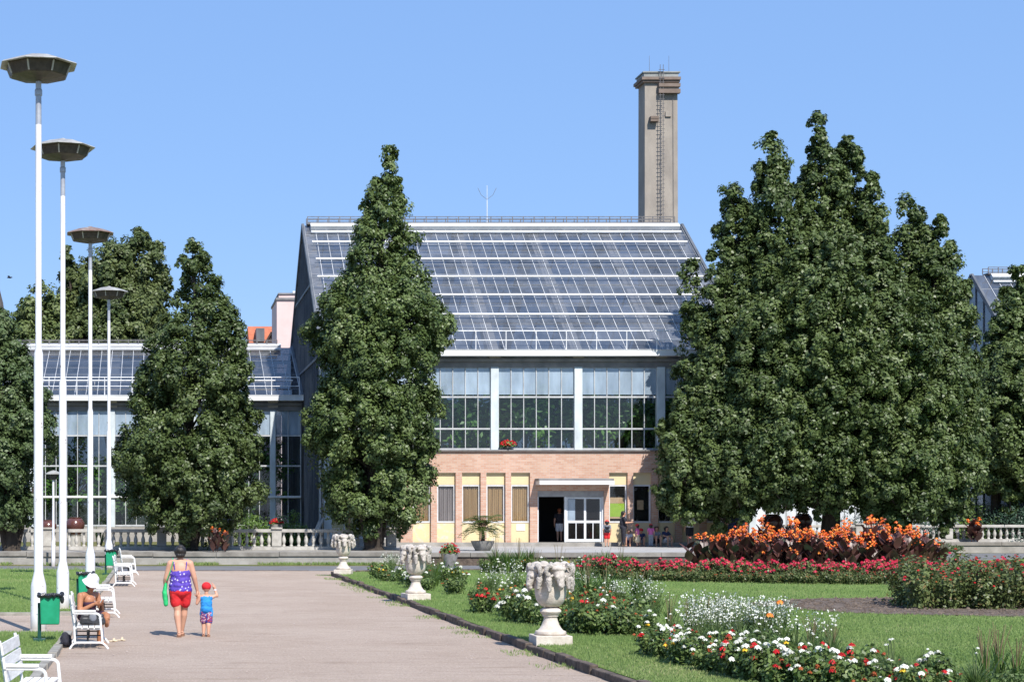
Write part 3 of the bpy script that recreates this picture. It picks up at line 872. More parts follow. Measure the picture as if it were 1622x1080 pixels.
    for x, nm in ((X0 - .02, 'gable'), (X1 + .02, 'gable')):
        g, fr = MB(), MB()
        k = max(6, round((Yb - Yf) / .95))
        ztop = lambda y: Ze + (Zr - Ze) * (1 - abs(y - Yr) / (Yr - (Yf - .35)))
        for i in range(k):
            y0, y1 = Yf + (Yb - .35 - Yf) * i / k, Yf + (Yb - .35 - Yf) * (i + 1) / k
            for (f0, f1) in ((0, .33), (.33, .62), (.62, 1)):
                h0, h1 = ztop(y0) - Z0, ztop(y1) - Z0
                g.add([(x, y0, Z0 + h0 * f0), (x, y1, Z0 + h1 * f0), (x, y1, Z0 + h1 * f1), (x, y0, Z0 + h0 * f1)], [(0, 1, 2, 3)])
            fr.box(x - .05, x + .05, y0 - .03, y0 + .03, Z0, ztop(y0) - .02)
        sgn = -1 if x < (X0 + X1) / 2 else 1
        fr.beam((x + sgn * .05, Yf - .35, Ze), (x + sgn * .05, Yr, Zr), .12, .24, nrm); fr.beam((x + sgn * .05, Yb, Ze), (x + sgn * .05, Yr, Zr), .12, .24, nrm)
        for z in (Ze - .2, (Ze + Zr) / 2):
            yy = [y for y in np.linspace(Yf, Yb - .35, 60) if ztop(y) > z + .1]
            fr.box(x - .07, x + .07, min(yy), max(yy), z, z + .12)
        q = fr.build(nm, M['gable'], root); g.build('glass', M['g_gable'], q, tint=True)
    g = MB()
    for i in range(n): g.add([(X0 + i * w, Yb - .35, Z0), (X0 + (i + 1) * w, Yb - .35, Z0), (X0 + (i + 1) * w, Yb - .35, Ze), (X0 + i * w, Yb - .35, Ze)], [(0, 1, 2, 3)])
    g.build('rear_wall', M['g_rear'], root, tint=True)
    return S, nrm

def ridge_walk(root, S, nrm, X0, X1, Yr, Zr, board=True):
    mb = MB()
    mb.box(X0, X1, Yr - .35, Yr + .35, Zr + .02, Zr + .10)
    for yy in (Yr - .34, Yr + .34):
        for z in (.42, .25): mb.box(X0, X1, yy - .025, yy + .025, Zr + z - .03, Zr + z)
        n = round((X1 - X0) / .55)
        for i in range(n + 1):
            x = X0 + (X1 - X0) * i / n
            mb.box(x - .02, x + .02, yy - .02, yy + .02, Zr + .1, Zr + .39)
    mb.build('ridge_walkway', M['ironwork'], root)
    mb = MB(); mb.beam(S(X0 + .15, .965, .16), S(X1 + .2, .965, .16), .32, .24, nrm); mb.beam(S(X0 + .15, .925, .12), S(X1 + .2, .925, .12), .12, .08, nrm)
    mb.build('ridge_gutter', M['gutter'], root)

YB = 80.0
SB = F / YB
def bx(x): return (x - PX) / SB
def bz(y): return EYE - (y - PY) / SB
PH = thing('palm_house', 'tall glass palm house with brick entrance storey in the middle of the photo', 'greenhouse', (16.75, 80, .5))
PIL = [7.41, 11.2, 14.98, 18.77, 22.52, 26.16]
ZS = 4.84
upper = [(7.36, 8.60, 0), (5.86, 7.24, 1), (ZS + .06, 5.80, 1)]
lower = upper + [(2.9, ZS, 1), (.85, 2.84, 1)]
S, NRM = glasshouse(PH, 7.15, 26.4, 80.2, .55, 9.30, 90.4, 16.62, PIL, lambda a, b: lower if b < 11.5 else upper, .545, ['g_top', 'g_clear'],
           [(.235, .05, .25, -.2), (.385, .05, .2, .1), (.53, .05, .25, .1), (.675, .05, .3, -.1), (.82, .05, .25, -.25)], .9, 12, 5,
           pil_bottom=lambda p: .55 if p < 10.9 else ZS)
ridge_walk(PH, S, NRM, 7.3, 26.0, 90.4, 16.62)
mb = MB(); mb.box(7.16, 10.66, 80.05, 80.4, .48, .82); mb.box(26.0, 26.4, 80.25, 80.5, .5, ZS); mb.build('plinth', M['concrete'], PH)
# ---- brick entrance storey
ZF = .68
WX = [(653, 682), (691.5, 721), (731, 760.5), (769.6, 799.8), (808.7, 838.6), None, (963.6, 993), (1001.8, 1030.8), (1041, 1069), (1079.5, 1108), (1118, 1146)]
WIN = [(bx(a), bx(b)) for a, b in [w for w in WX if w]]
BL, BR = bx(634), bx(1160)
DL, DR, DT = bx(850.5), bx(956), bz(777)
ZT, ZW1, ZW0 = bz(748.5), bz(768), bz(827)
mb = MB()
ops = sorted(WIN + [(DL, DR)])
yf, yb = 79.86, 80.14
xs = [BL] + [v for o in ops for v in o] + [BR]
for i in range(0, len(xs), 2): mb.box(xs[i], xs[i + 1], yf, yb, .5, ZT)
mb.box(BL, BR, yf, yb, ZT, ZS - .05)
mb.box(DL, DR, yf, yb, DT, ZT - .0005)
mb.box(BL, BL + .28, yb, 83.8, .5, ZS - .05); mb.box(BR - .28, BR, yb, 83.8, .5, ZS - .05)
mb.build('brick_wall', M['brick'], PH)
mb = MB(); mb.box(BL - .06, BR + .06, 79.74, 80.14, ZS - .05, ZS + .012); mb.build('sill_ledge', M['soffit'], PH)
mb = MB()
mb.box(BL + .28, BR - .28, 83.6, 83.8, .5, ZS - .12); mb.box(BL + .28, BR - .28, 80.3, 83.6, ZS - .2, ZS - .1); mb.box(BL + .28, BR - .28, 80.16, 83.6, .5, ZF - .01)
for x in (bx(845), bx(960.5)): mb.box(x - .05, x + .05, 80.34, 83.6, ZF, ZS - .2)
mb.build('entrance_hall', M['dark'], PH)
mb = MB(); mb.box(BL, BR, 83.8, 84.2, .5, ZS - .1); mb.box(BL, BR, 80.16, 84.2, ZS - .1, ZS - .03); mb.build('upper_deck', M['concrete'], PH)
for i, (a, b) in enumerate(WIN):
    left = i < 5
    yy = 80.02
    mb = MB(); t_ = .055
    mb.box(a + .005, b - .005, yy, yy + .07, ZW1 - t_, ZW1 + .02); mb.box(a + .005, b - .005, yy - .03, yy + .07, ZW0 - .02, ZW0 + t_)
    mb.box(a + .005, a + t_ + .02, yy, yy + .07, ZW0 + t_, ZW1 - t_); mb.box(b - t_ - .02, b - .005, yy, yy + .07, ZW0 + t_, ZW1 - t_)
    w = mb.build('window', M['winframe'], PH)
    mb = MB(); mb.box(a, b, yy - .01, yy + .06, ZW1 + .02, ZT); mb.build('top_panel', M['yellow'], w)
    mb = MB(); mb.box(a, b, yy - .01, yy + .06, ZF - .18, ZW0 - .02); mb.build('bottom_panel', M['yellow_worn' if i in (0, 1, 3) else 'yellow'], w)
    mb = MB(); mb.add([(a + .05, yy + .04, ZW0 + .03), (b - .05, yy + .04, ZW0 + .03), (b - .05, yy + .04, ZW1 - .03), (a + .05, yy + .04, ZW1 - .03)], [(0, 1, 2, 3)]); mb.build('pane', M['g_window'], w, tint=True)
    if left:
        mb = MB(); n = 40; vs, fs = [], []
        for k in range(n + 1):
            x = a + .04 + (b - a - .08) * k / n
            y = yy + .11 + .022 * math.sin(k * 1.35 + i) + .012 * math.sin(k * .6)
            vs += [(x, y, ZW0 + .02), (x, y, ZW1 - .02)]
        fs = [(2 * k, 2 * k + 2, 2 * k + 3, 2 * k + 1) for k in range(n)]
        mb.add(vs, fs); mb.build('curtain', M['curtain_grey' if i == 1 else 'curtain'], w, smooth=False)
# notices and posters are things of their own, held by the windows
a, b = WIN[4]
mb = MB(); mb.box(bx(818), bx(831.5), 79.985, 80.008, bz(840), bz(830)); tag(mb.build('notice', M['paper']), 'small white paper notice on the yellow panel left of the door', 'notice')
a, b = WIN[5]
mb = MB(); mb.box(a + .09, b - .09, 80.085, 80.10, bz(818), bz(797)); mb.build
t = thing('poster', 'bright green poster with tan top behind the window right of the door', 'poster', ((a + b) / 2, 80.09, bz(820)))
mb.build('green_sheet', M['poster_green'], t)
mb = MB(); mb.box(a + .09, b - .09, 80.085, 80.10, bz(796.8), bz(787.5)); mb.box(a + .09, b - .09, 80.085, 80.10, bz(821), bz(818.2)); mb.build('tan_border', M['paper_tan'], t)
a, b = WIN[6]
mb = MB(); mb.box(bx(1010), bx(1020), 80.085, 80.10, bz(807), bz(792)); tag(mb.build('card', M['paper_tan']), 'small brown card hung in the dark second window right of the door', 'card')
# ---- door: head, frame, canopy, two glazed leaves at the right, the left side open
mb = MB(); yy = 79.98
mb.box(DL, DR, yy, yy + .14, bz(786.5), DT - .002); mb.build('door_head', M['doorgrey'], PH)
mb = MB()
mb.box(DL, DL + .07, yy, yy + .12, ZF, bz(786.5)); mb.box(DR - .07, DR, yy, yy + .12, ZF, bz(786.5)); mb.box(bx(895) - .03, bx(895) + .05, yy, yy + .12, ZF, bz(786.5))
dr = mb.build('door', M['doorwhite'], PH)
zt, zb, zm = bz(787), ZF + .01, bz(826)
for (xa, xb, yo) in ((bx(897), bx(928), .02), (bx(926), bx(953.5), .07)):
    lf = MB(); y0, y1 = yy + yo, yy + yo + .045; w = .085
    lf.box(xa, xa + w, y0, y1, zb, zt); lf.box(xb - w, xb, y0, y1, zb, zt)
    lf.box(xa + w, xb - w, y0, y1, zt - .08, zt); lf.box(xa + w, xb - w, y0, y1, zb, zb + .13); lf.box(xa + w, xb - w, y0, y1, zm - .055, zm + .055)
    lf.box((xa + xb) / 2 - .018, (xa + xb) / 2 + .018, y0 + .003, y1, zb + .13, zm - .055)
    lo = lf.build('door_leaf', M['doorwhite'], dr)
    mb = MB(); mb.add([(xa + w, y0 + .02, zb + .1), (xb - w, y0 + .02, zb + .1), (xb - w, y0 + .02, zt - .05), (xa + w, y0 + .02, zt - .05)], [(0, 1, 2, 3)])
    g = mb.build('door_glass', M['g_window'], dr, tint=True)
mb = MB(); mb.box(bx(899), bx(911), 80.0, 80.012, bz(824), bz(789)); mb.build('door_blind', M['g_top'], dr)
mb = MB(); mb.box(bx(847), bx(964), 78.95, 79.85, bz(767.5), bz(761.5)); cn = mb.build('canopy', M['white'], PH)
mb = MB(); mb.box(bx(846), bx(963.5), 78.98, 79.85, bz(761.5) + .002, bz(758)); mb.build('canopy_cover', M['soffit'], cn)
mb = MB(); mb.box(9.9, 26.0, 79.45, 79.855, .46, ZF - .005); mb.build('front_step', M['concrete'], PH, bevel=.01)
# leaning vent board by the left corner
mb = MB(); q = [(bx(481), 80.4, bz(828)), (bx(491), 80.4, bz(828)), (bx(504), 80.9, bz(785)), (bx(491), 80.9, bz(785))]
t = thing('open_vent', 'grey vent panel tilted open at the foot of the palm house left wall', 'vent', (bx(488), 80.5, .5))
v0 = [Vector(p) for p in ((6.55, 78.8, .52), (6.55, 80.9, .52), (7.12, 80.9, 1.75), (7.12, 78.8, 1.75))]
mb = MB(); mb.add([*v0, *[p + Vector((.04, 0, .015)) for p in v0]], [(0, 1, 2, 3), (7, 6, 5, 4), (0, 1, 5, 4), (1, 2, 6, 5), (2, 3, 7, 6), (3, 0, 4, 7)]); mb.build('panel', M['frame_dk'], t)
mb = MB(); mb.beam((6.6, 78.85, .5), (7.15, 78.85, 1.8), .05, .05); mb.beam((6.6, 80.85, .5), (7.15, 80.85, 1.8), .05, .05); mb.build('frame', M['frame'], t)
# drainpipe at the left corner
mb = MB(); mb.tube([(7.05, 79.95, .5), (7.05, 79.95, 8.6)], .05, 8); mb.build('drainpipe', M['frame'], PH)

# ---- lower wings and the far pavilion
LW = thing('glass_wing', 'low glasshouse wing behind the lamp posts at the left', 'greenhouse', (-4, 90, .5))
wrows = [(5.93, 7.26, 0), (4.39, 5.87, 1), (2.86, 4.33, 1), (1.32, 2.72, 1)]
S2, N2 = glasshouse(LW, -17.2, 6.95, 90.0, .55, 7.86, 97.4, 11.0, [-14.9, -10.8, -6.72, -2.64, 1.45, 5.53], wrows, .575, ['g_top', 'g_clear'],
                    [(.22, .03, 0, -.3), ], .95, 7, 8, pil_w=.27, roof_mat='g_wing')
ridge_walk(LW, S2, N2, -17.2, 6.2, 97.4, 11.0)
mb = MB(); mb.box(-17.2, 6.95, 89.85, 90.25, .48, 1.24); mb.build('plinth', M['concrete'], LW)
mb = MB(); mb.box(-17.2, 6.95, 89.78, 90.0, 2.72, 2.82); mb.build('transom', M['white'], LW)
RW = thing('glass_wing', 'low glasshouse wing with limewashed panes behind the big oak on the right', 'greenhouse', (34, 90, .5))
S3, N3 = glasshouse(RW, 26.6, 41.5, 92.0, .55, 7.86, 97.4, 11.0, [30.6, 34.7, 38.8], [(5.93, 7.26, 0), (4.39, 5.87, 1), (2.86, 4.33, 1), (.9, 2.72, 2)], .575, ['g_top', 'g_clear', 'g_white'],
                    [(.22, .03, .3, -.3)], .95, 7, 9)
ridge_walk(RW, S3, N3, 27.2, 41.3, 97.4, 11.0)
RP = thing('glass_pavilion', 'distant glass pavilion with steep roof at the right edge of the photo', 'greenhouse', (52, 94, .5))
S4, N4 = glasshouse(RP, 44.6, 62.0, 90.6, .55, 8.2, 97.5, 15.0, [48.5, 52.4, 56.3, 60.1], [(6.3, 7.5, 0), (4.4, 6.24, 1), (2.4, 4.34, 1), (.9, 2.34, 1)], .6, ['g_top', 'g_clear'],
                    [(.3, .05, .3, -.3), (.55, .05, .3, -.3)], .9, 8, 10)
ridge_walk(RP, S4, N4, 45.3, 61.8, 97.5, 15.0)

# ---- chimney
CY = 105.0
cx0, cx1 = wx(1021, CY), wx(1075.5, CY)
CH = thing('chimney', 'tall square rendered chimney with ladder behind the palm house roof', 'chimney', ((cx0 + cx1) / 2, CY + .8, .5))
def cz(y): return wz(y, CY)
mb = MB(); d_ = 1.55; tp = .07
zt = cz(131)
mb.add([(cx0, CY, .5), (cx1, CY, .5), (cx1, CY + d_, .5), (cx0, CY + d_, .5), (cx0 + tp * .5, CY + tp, zt), (cx1 - tp, CY + tp, zt), (cx1 - tp, CY + d_ - tp, zt), (cx0 + tp * .5, CY + d_ - tp, zt)],
       [(0, 3, 2, 1), (4, 5, 6, 7), (0, 1, 5, 4), (1, 2, 6, 5), (2, 3, 7, 6), (3, 0, 4, 7)])
mb.build('shaft', M['chim'], CH)
mb = MB(); mb.box(cx0 - .2, cx1 + .06, CY - .2, CY + d_ + .2, cz(127.5), cz(123)); mb.box(cx0 - .12, cx1 + .03, CY - .1, CY + d_ + .1, cz(131), cz(127.5) - .002); mb.build('cornice', M['chim_dark'], CH)
mb = MB(); mb.box(cx0 - .05, cx1 - .05, CY - .05, CY + d_ + .05, cz(123) + .002, cz(116)); mb.box(cx0 - .12, cx1 + .05, CY - .12, CY + d_ + .12, cz(116), cz(114)); mb.build('cap', M['chim_cap'], CH)
for ya, yb2 in ((139, 133.5), (149, 142.5)):
    mb = MB(); mb.box(wx(1042, CY), cx1 + .02, CY - .26, CY + tp * 1.2, cz(ya), cz(yb2)); mb.build('slab', M['chim_dark'], CH)
for ya, yb2 in ((142.3, 139.2), (146, 146.0)):
    if ya > yb2: mb = MB(); mb.box(wx(1043, CY), cx1 - .04, CY - .12, CY + tp * 1.2, cz(ya), cz(yb2)); mb.build('louvre', M['chim'], CH)
mb = MB(); mb.box(wx(1028.5, CY), wx(1041, CY), CY - .32, CY + .05, cz(194), cz(190)); mb.box(wx(1028.5, CY), wx(1041, CY), CY - .34, CY + .05, cz(189.8), cz(186)); mb.build('niche_box', M['chim_dark'], CH)
mb = MB(); mb.box(wx(1054, CY), wx(1063, CY), CY - .03, CY + .05, cz(185), cz(177)); mb.build('plate', M['chim'], CH)
mb = MB(); lx = wx(1046.5, CY)
for dx in (-.09, .09): mb.tube([(lx + dx, CY - .22, cz(352)), (lx + dx, CY - .22, cz(104))], .018, 5)
z = cz(352)
while z < cz(110):
    mb.tube([(lx - .17, CY - .22, z), (lx + .17, CY - .22, z)], .018, 5)
    z += .25
z = cz(340)
while z < cz(125):
    mb.beam((lx, CY - .22, z), (lx, CY + .06, z), .03, .03); z += 1.6
mb.build('ladder', M['ironwork'], CH)
for x in (1031.5, 1062.5):
    mb = MB(); mb.tube([(wx(x, CY), CY + .4, cz(115)), (wx(x, CY), CY + .4, cz(86))], [.015, .008], 5); mb.build('lightning_rod', M['ironwork'], CH)
mb = MB(); mb.tube([(wx(1067, CY), CY - .02, cz(352)), (wx(1066, CY), CY - .0, cz(140))], .012, 5); mb.build('cable', M['ironwork'], CH)
# roof aerial
AY = 90.4; ax_ = wx(771.5, AY)
t = thing('roof_aerial', 'thin white aerial mast on the palm house ridge', 'aerial', (ax_, AY, 16.7))
mb = MB(); mb.tube([(ax_, AY, 16.72), (ax_, AY, wz(318, AY))], .02, 6); mb.tube([(ax_, AY, wz(318, AY)), (ax_, AY, wz(294, AY))], .012, 5); mb.build('mast', M['white'], t)
mb = MB()
for sx in (-1, 1): mb.tube([(ax_, AY, wz(316, AY)), (ax_ + sx * .3, AY, wz(309, AY)), (ax_ + sx * .47, AY, wz(298, AY))], .01, 5)
mb.build('arms', M['ironwork'], t)

# ---- houses behind
HY = 130.0
t = thing('house', 'pink plastered house block with flat chimney top behind the left wing', 'house', (wx(452, HY), HY + 3, 0))
mb = MB(); mb.box(wx(438.5, HY), wx(482, HY), HY, HY + 6, 0, wz(473, HY)); mb.box(wx(442, HY), wx(482, HY), HY + .3, HY + 5, wz(473, HY), wz(465.5, HY)); mb.build('wall', M['pink'], t)
mb = MB(); mb.box(wx(437, HY), wx(483, HY), HY - .12, HY + 6.1, wz(473, HY) - .1, wz(473, HY) + .06); mb.box(wx(441, HY), wx(483, HY), HY + .2, HY + 5.1, wz(465.5, HY), wz(465.5, HY) + .1); mb.build('coping', M['soffit'], t)
mb = MB(); mb.box(wx(466, HY), wx(474, HY), HY + 1.5, HY + 2.5, wz(465, HY), wz(457, HY)); mb.build('chimney', M['white'], t)
H2 = 140.0
t = thing('house', 'house with orange tiled roof and dark dormer beside the pink block', 'house', (wx(425, H2), H2 + 4, 0))
xa, xb = wx(396, H2), wx(478, H2)
zr, ze = wz(517, H2 + 4), wz(560, H2)
mb = MB(); mb.add([(xa, H2, ze), (xb, H2, ze), (xb, H2 + 4, zr), (xa, H2 + 4, zr), (xb, H2 + 8, ze), (xa, H2 + 8, ze)], [(0, 1, 2, 3), (3, 2, 4, 5), (0, 3, 5), (1, 4, 2)]); mb.build('roof', M['orange_tile'], t)
mb = MB(); mb.box(xa + .2, xb - .2, H2 + .3, H2 + 7.7, 0, ze - .01); mb.build('wall', M['pink'], t)
g0 = wx(430, H2 - .5); zt_, zb_ = wz(526, H2 - .5), wz(548, H2 - .5)
mb = MB(); mb.beam((g0 - .62, H2 - .5, zb_), (g0, H2 - .5, zt_), .3, .14, (0, 0, 1)); mb.beam((g0 + .62, H2 - .5, zb_), (g0, H2 - .5, zt_), .3, .14, (0, 0, 1))
mb.add([(g0 - .55, H2 - .4, zb_), (g0 + .55, H2 - .4, zb_), (g0, H2 - .4, zt_), (g0 - .55, H2 + 1.5, zb_), (g0 + .55, H2 + 1.5, zb_), (g0, H2 + 2.5, zt_)], [(0, 1, 2), (0, 2, 5, 3), (1, 4, 5, 2)])
mb.build('dormer', M['dark_wood'], t)
mb = MB(); zc = wz(531, H2 + 1); mb.box(wx(407, H2), wx(420, H2), H2 + .9, H2 + 3, zc - .5, wz(520, H2 + 1)); mb.build('skylight', M['gable'], t)
H3 = 150
t = thing('house', 'house with long orange roof glimpsed through the big oak on the right', 'house', (wx(1280, H3), H3 + 4, 0))
xa, xb = wx(1235, H3), wx(1370, H3); zr, ze = wz(528, H3 + 5), wz(556, H3)
mb = MB(); mb.add([(xa, H3, ze), (xb, H3, ze), (xb, H3 + 5, zr), (xa, H3 + 5, zr), (xb, H3 + 10, ze), (xa, H3 + 10, ze)], [(0, 1, 2, 3), (3, 2, 4, 5), (0, 3, 5), (1, 4, 2)]); mb.build('roof', M['orange_tile'], t)
mb = MB(); mb.box(xa + .2, xb - .2, H3 + .3, H3 + 9.7, 0, ze - .01); mb.build('wall', M['pink'], t)
SY = 190.0
t = thing('church_spire', 'dark pointed spire tip at the left edge above the trees', 'spire', (wx(-4, SY), SY, 0))
mb = MB(); mb.lathe([(1.1, wz(520, SY) - 0), (.75, wz(480, SY)), (.32, wz(455, SY)), (.05, wz(428, SY))], 8, (wx(-6, SY), SY, 0)); mb.build('roof', M['slate'], t)
mb = MB(); mb.box(wx(-6, SY) - 1.1, wx(-6, SY) + 1.1, SY - 1.1, SY + 1.1, 0, wz(520, SY) - .01); mb.build('wall', M['concrete'], t)
# ================================================================ lamp posts
def lamp_proto(label, Ht, top='lamp_top', paint=True):
    t = thing('lamp_post', label, 'lamp post', (0, 0, 0), 'tall lamp posts along the lawn')
    mb = MB()
    mb.lathe([(.17, -.05), (.17, .02), (.148, .03), (.145, .82), (.14, .86), (.088, 1.08), (.086, 1.10), (.086, 5.1), (.082, 5.14), (.058, 5.24), (.057, Ht - 1.32)], 16)
    mb.build('pole', M['pole'], t, smooth=True)
    mb = MB(); mb.lathe([(.056, Ht - 1.325), (.054, Ht - .50)], 14); mb.lathe([(.068, Ht - .78), (.07, Ht - .75), (.07, Ht - .68), (.06, Ht - .66)], 14)
    mb.build('pole_top', M['pole_grey'], t, smooth=True)
    mb = MB(); mb.lathe([(.145, 0.3), (.15, .31), (.15, .62), (.145, .63)], 16); 
    mb2 = MB(); mb2.box(-.05, .05, -.152, -.13, .32, .62); mb2.build('hatch', M['pole'], t)
    head = MB()
    head.lathe([(.05, Ht - .52), (.2, Ht - .50), (.53, Ht - .44), (.545, Ht - .425), (.62, Ht - .245), (.62, Ht - .225)], 8, phase=R(22.5))
    h = head.build('lamp_housing', M['lamp_dark'], t)
    for k in range(8):
        a = 2 * math.pi * k / 8 + R(22.5)
        rb = MB(); rb.beam((math.cos(a) * .547, math.sin(a) * .547, Ht - .425), (math.cos(a) * .622, math.sin(a) * .622, Ht - .245), .03, .02); rb.build('rib', M['lamp_rib'], h)
    mb = MB(); mb.lathe([(.60, Ht - .222), (.74, Ht - .245), (.75, Ht - .235), (.72, Ht - .21), (.36, Ht - .085), (.08, Ht - .03), (.05, Ht - .01)], 8, phase=R(22.5))
    mb.build('lamp_cover', M[top], t)
    return t
lp = lamp_proto('tallest white lamp post at the left with pale top, nearest the camera', 10.7)
place(lp, (wx(61, 32.8), 32.8, 0.05), R(8))
l2 = copy_tree(lp); l2['label'] = 'second white lamp post, rising from the lawn right behind the seated woman'; place(l2, (wx(99.5, 39.6), 39.6, 0.05), R(17), 0.985)
l3 = lamp_proto('third white lamp post with rust brown lamp top', 10.7, 'lamp_top_rust'); place(l3, (wx(143, 52.5), 52.5, 0.05), R(3), .99)
l4 = copy_tree(lp); l4['label'] = 'farthest and shortest looking of the tall white lamp posts, beside the farthest green bin'; place(l4, (wx(172.5, 66.5), 66.5, 0.0), R(12), .99)
# small park lamp
t = thing('park_lamp', 'small white park lamp with mushroom hat by the left balustrade', 'lamp post', (wx(84.5, 68), 68, 0))
g = Vector((wx(84.5, 68), 68, 0))
mb = MB(); mb.lathe([(.075, 0), (.075, .9), (.045, 1.05), (.042, 3.35)], 12, g); mb.build('pole', M['pole'], t, smooth=True)
mb = MB(); mb.lathe([(.06, 3.32), (.13, 3.36), (.16, 3.52), (.16, 3.55)], 14, g); mb.build('lamp_housing', M['lamp_dark'], t, smooth=True)
mb = MB(); mb.lathe([(.15, 3.55), (.31, 3.54), (.31, 3.56), (.2, 3.64), (.05, 3.69), (.02, 3.70)], 16, g); mb.build('lamp_cover', M['lamp_top'], t, smooth=True)

# ================================================================ benches
def bench_proto(label):
    t = thing('park_bench', label, 'bench', (0, 0, 0), 'white park benches along the path')
    Lb = 1.15
    def arc(c, r, a0, a1, n=5):
        return [(c[0] + r * math.cos(R(a0 + (a1 - a0) * i / n)), c[1] + r * math.sin(R(a0 + (a1 - a0) * i / n))) for i in range(n + 1)]
    for y in (0.0, Lb):
        fr = MB()
        foot = [(-.005, .0), (.03, .055), (.06, .082), (.10, .097), (.46, .097), (.50, .088), (.54, .06), (.585, .0)]
        fr.tube([(x, y, z) for x, z in foot], .017, 8)
        rear = [(.075, .10), (.062, .35), (.03, .56), (-.012, .83)]
        fr.tube([(x, y, z) for x, z in rear], .017, 8)
        front = [(.495, .10), (.49, .2), (.462, .47)] + arc((.395, .475), .068, 0, 90, 5)[1:] + [(.36, .545)]
        fr.tube([(x, y, z) for x, z in front], .018, 8)
        fr.tube([(.06, y, .315), (.47, y, .305)], .016, 8)
        fr.tube([(.025, y, .545), (.38, y, .545)], .015, 8)
        fr.build('side_frame', M['bench_frame'], t, smooth=True)
        ar = MB(); ar.box(.05, .395, y - .028, y + .028, .562, .598); ar.build('armrest', M['bench_slat'], t, bevel=.006)
    for i in range(4):
        x = .10 + i * .094
        mb = MB(); mb.box(x, x + .08, -.05, Lb + .05, .324, .348); mb.build('seat_slat', M['bench_slat'], t, bevel=.005)
    for z0 in (.405, .545, .685):
        mb = MB()
        xa = .048 - (z0 - .405) * .145
        mb.beam((xa + .022 - .009, -.06, z0 + .06), (xa + .022 - .009, Lb + .06, z0 + .06), .024, .122, (-.145, 0, 1))
        mb.build('back_slat', M['bench_slat'], t, bevel=.005)
    st = MB(); st.tube([(.27, .0, .2), (.27, Lb, .2)], .011, 6); st.tube([(.085, .12, .2), (.48, .12, .2)], .011, 6); st.tube([(.27, .12, .31), (.27, .12, .09)], .017, 6); st.tube([(.085, Lb - .12, .2), (.48, Lb - .12, .2)], .011, 6); st.tube([(.27, Lb - .12, .31), (.27, Lb - .12, .09)], .017, 6)
    st.build('under_seat_shade', M['black'], t)  # dark shade below the seat, modelled as black bars
    return t
b2 = bench_proto('white bench on which the woman in the white hat sits')
place(b2, (wx(111, 29.3), 29.3, 0.0), R(1.5), 1.08)
def more(src, label, loc, rz, s=1.08):
    c = copy_tree(src); c['label'] = label; return place(c, loc, rz, s)
more(b2, 'empty white bench cut off by the bottom left corner of the photo', (-1.80, 19.45, 0), R(-3), 1.08)
more(b2, 'empty white bench right behind the woman in the white hat', (wx(188.6, 37.4) - .63, 37.4, 0), R(1), 1.08)
more(b2, 'empty white bench beside the farthest green bin', (wx(213.3, 51.5) - .63, 51.5, 0), R(-1), 1.08)
more(b2, 'farthest white bench, partly hidden behind the next one', (wx(219.5, 59.8) - .63, 59.8, 0), R(2), 1.08)

# ================================================================ bins
def bin_proto(label):
    t = thing('litter_bin', label, 'litter bin', (0, 0, 0), 'green litter bins')
    mb = MB(); mb.box(-.03, .03, -.02, .02, -.02, .64); mb.box(-.1, .1, -.08, .08, -.02, .055); mb.build('post', M['bin_post'], t, bevel=.004)
    b = MB()
    vs = []
    for z, s in ((.29, .92), (.76, 1.0)):
        for (x, y) in ((.0, -.14), (.33, -.14), (.33, .14), (.0, .14)):
            vs.append((.175 + (x - .165) * s, y * s, z))
    b.add(vs, [(0, 3, 2, 1), (0, 1, 5, 4), (1, 2, 6, 5), (2, 3, 7, 6), (3, 0, 4, 7), (4, 5, 6, 7)])
    bd = b.build('body', M['bin_green'], t, bevel=.018)
    rng = random.Random(4)
    bg_ = MB(); ring = [(-.0, -.15), (.12, -.155), (.24, -.155), (.35, -.15), (.36, 0), (.35, .15), (.17, .155), (0, .15), (-.01, 0)]
    pts = []
    for i in range(len(ring)):
        a, c = ring[i], ring[(i + 1) % len(ring)]
        for k in range(3):
            u = k / 3
            pts.append((a[0] + (c[0] - a[0]) * u + rng.uniform(-.012, .012), a[1] + (c[1] - a[1]) * u + rng.uniform(-.012, .012), .765 + rng.uniform(-.02, .025)))
    pts.append(pts[0])
    bg_.tube(pts, [.03 + rng.uniform(-.008, .014) for _ in pts], 7)
    bg_.ball((.375, -.12, .70), (.035, .04, .07), 8, 6)
    bg_.tube([(.365, -.13, .77), (.378, -.13, .70), (.372, -.13, .64)], [.03, .028, .01], 6)
    bg_.add([(.02, -.14, .77), (.33, -.14, .77), (.33, .14, .77), (.02, .14, .77)], [(0, 1, 2, 3)])
    bg_.build('bin_bag', M['bag'], t)
    return t
bn = bin_proto('nearest green litter bin with black bag, in front of the tallest lamp post')
place(bn, (wx(62.5, 30.2), 30.2, .05), R(2), 1.04)
c = copy_tree(bn); c['label'] = 'green litter bin half hidden behind the woman in the white hat'; place(c, (wx(123, 40.9), 40.9, .05), R(3), .98)
c = copy_tree(bn); c['label'] = 'farthest green litter bin at the foot of the shortest lamp post'; place(c, (wx(167.5, 58.7), 58.7, .05), R(-4), 1.06)

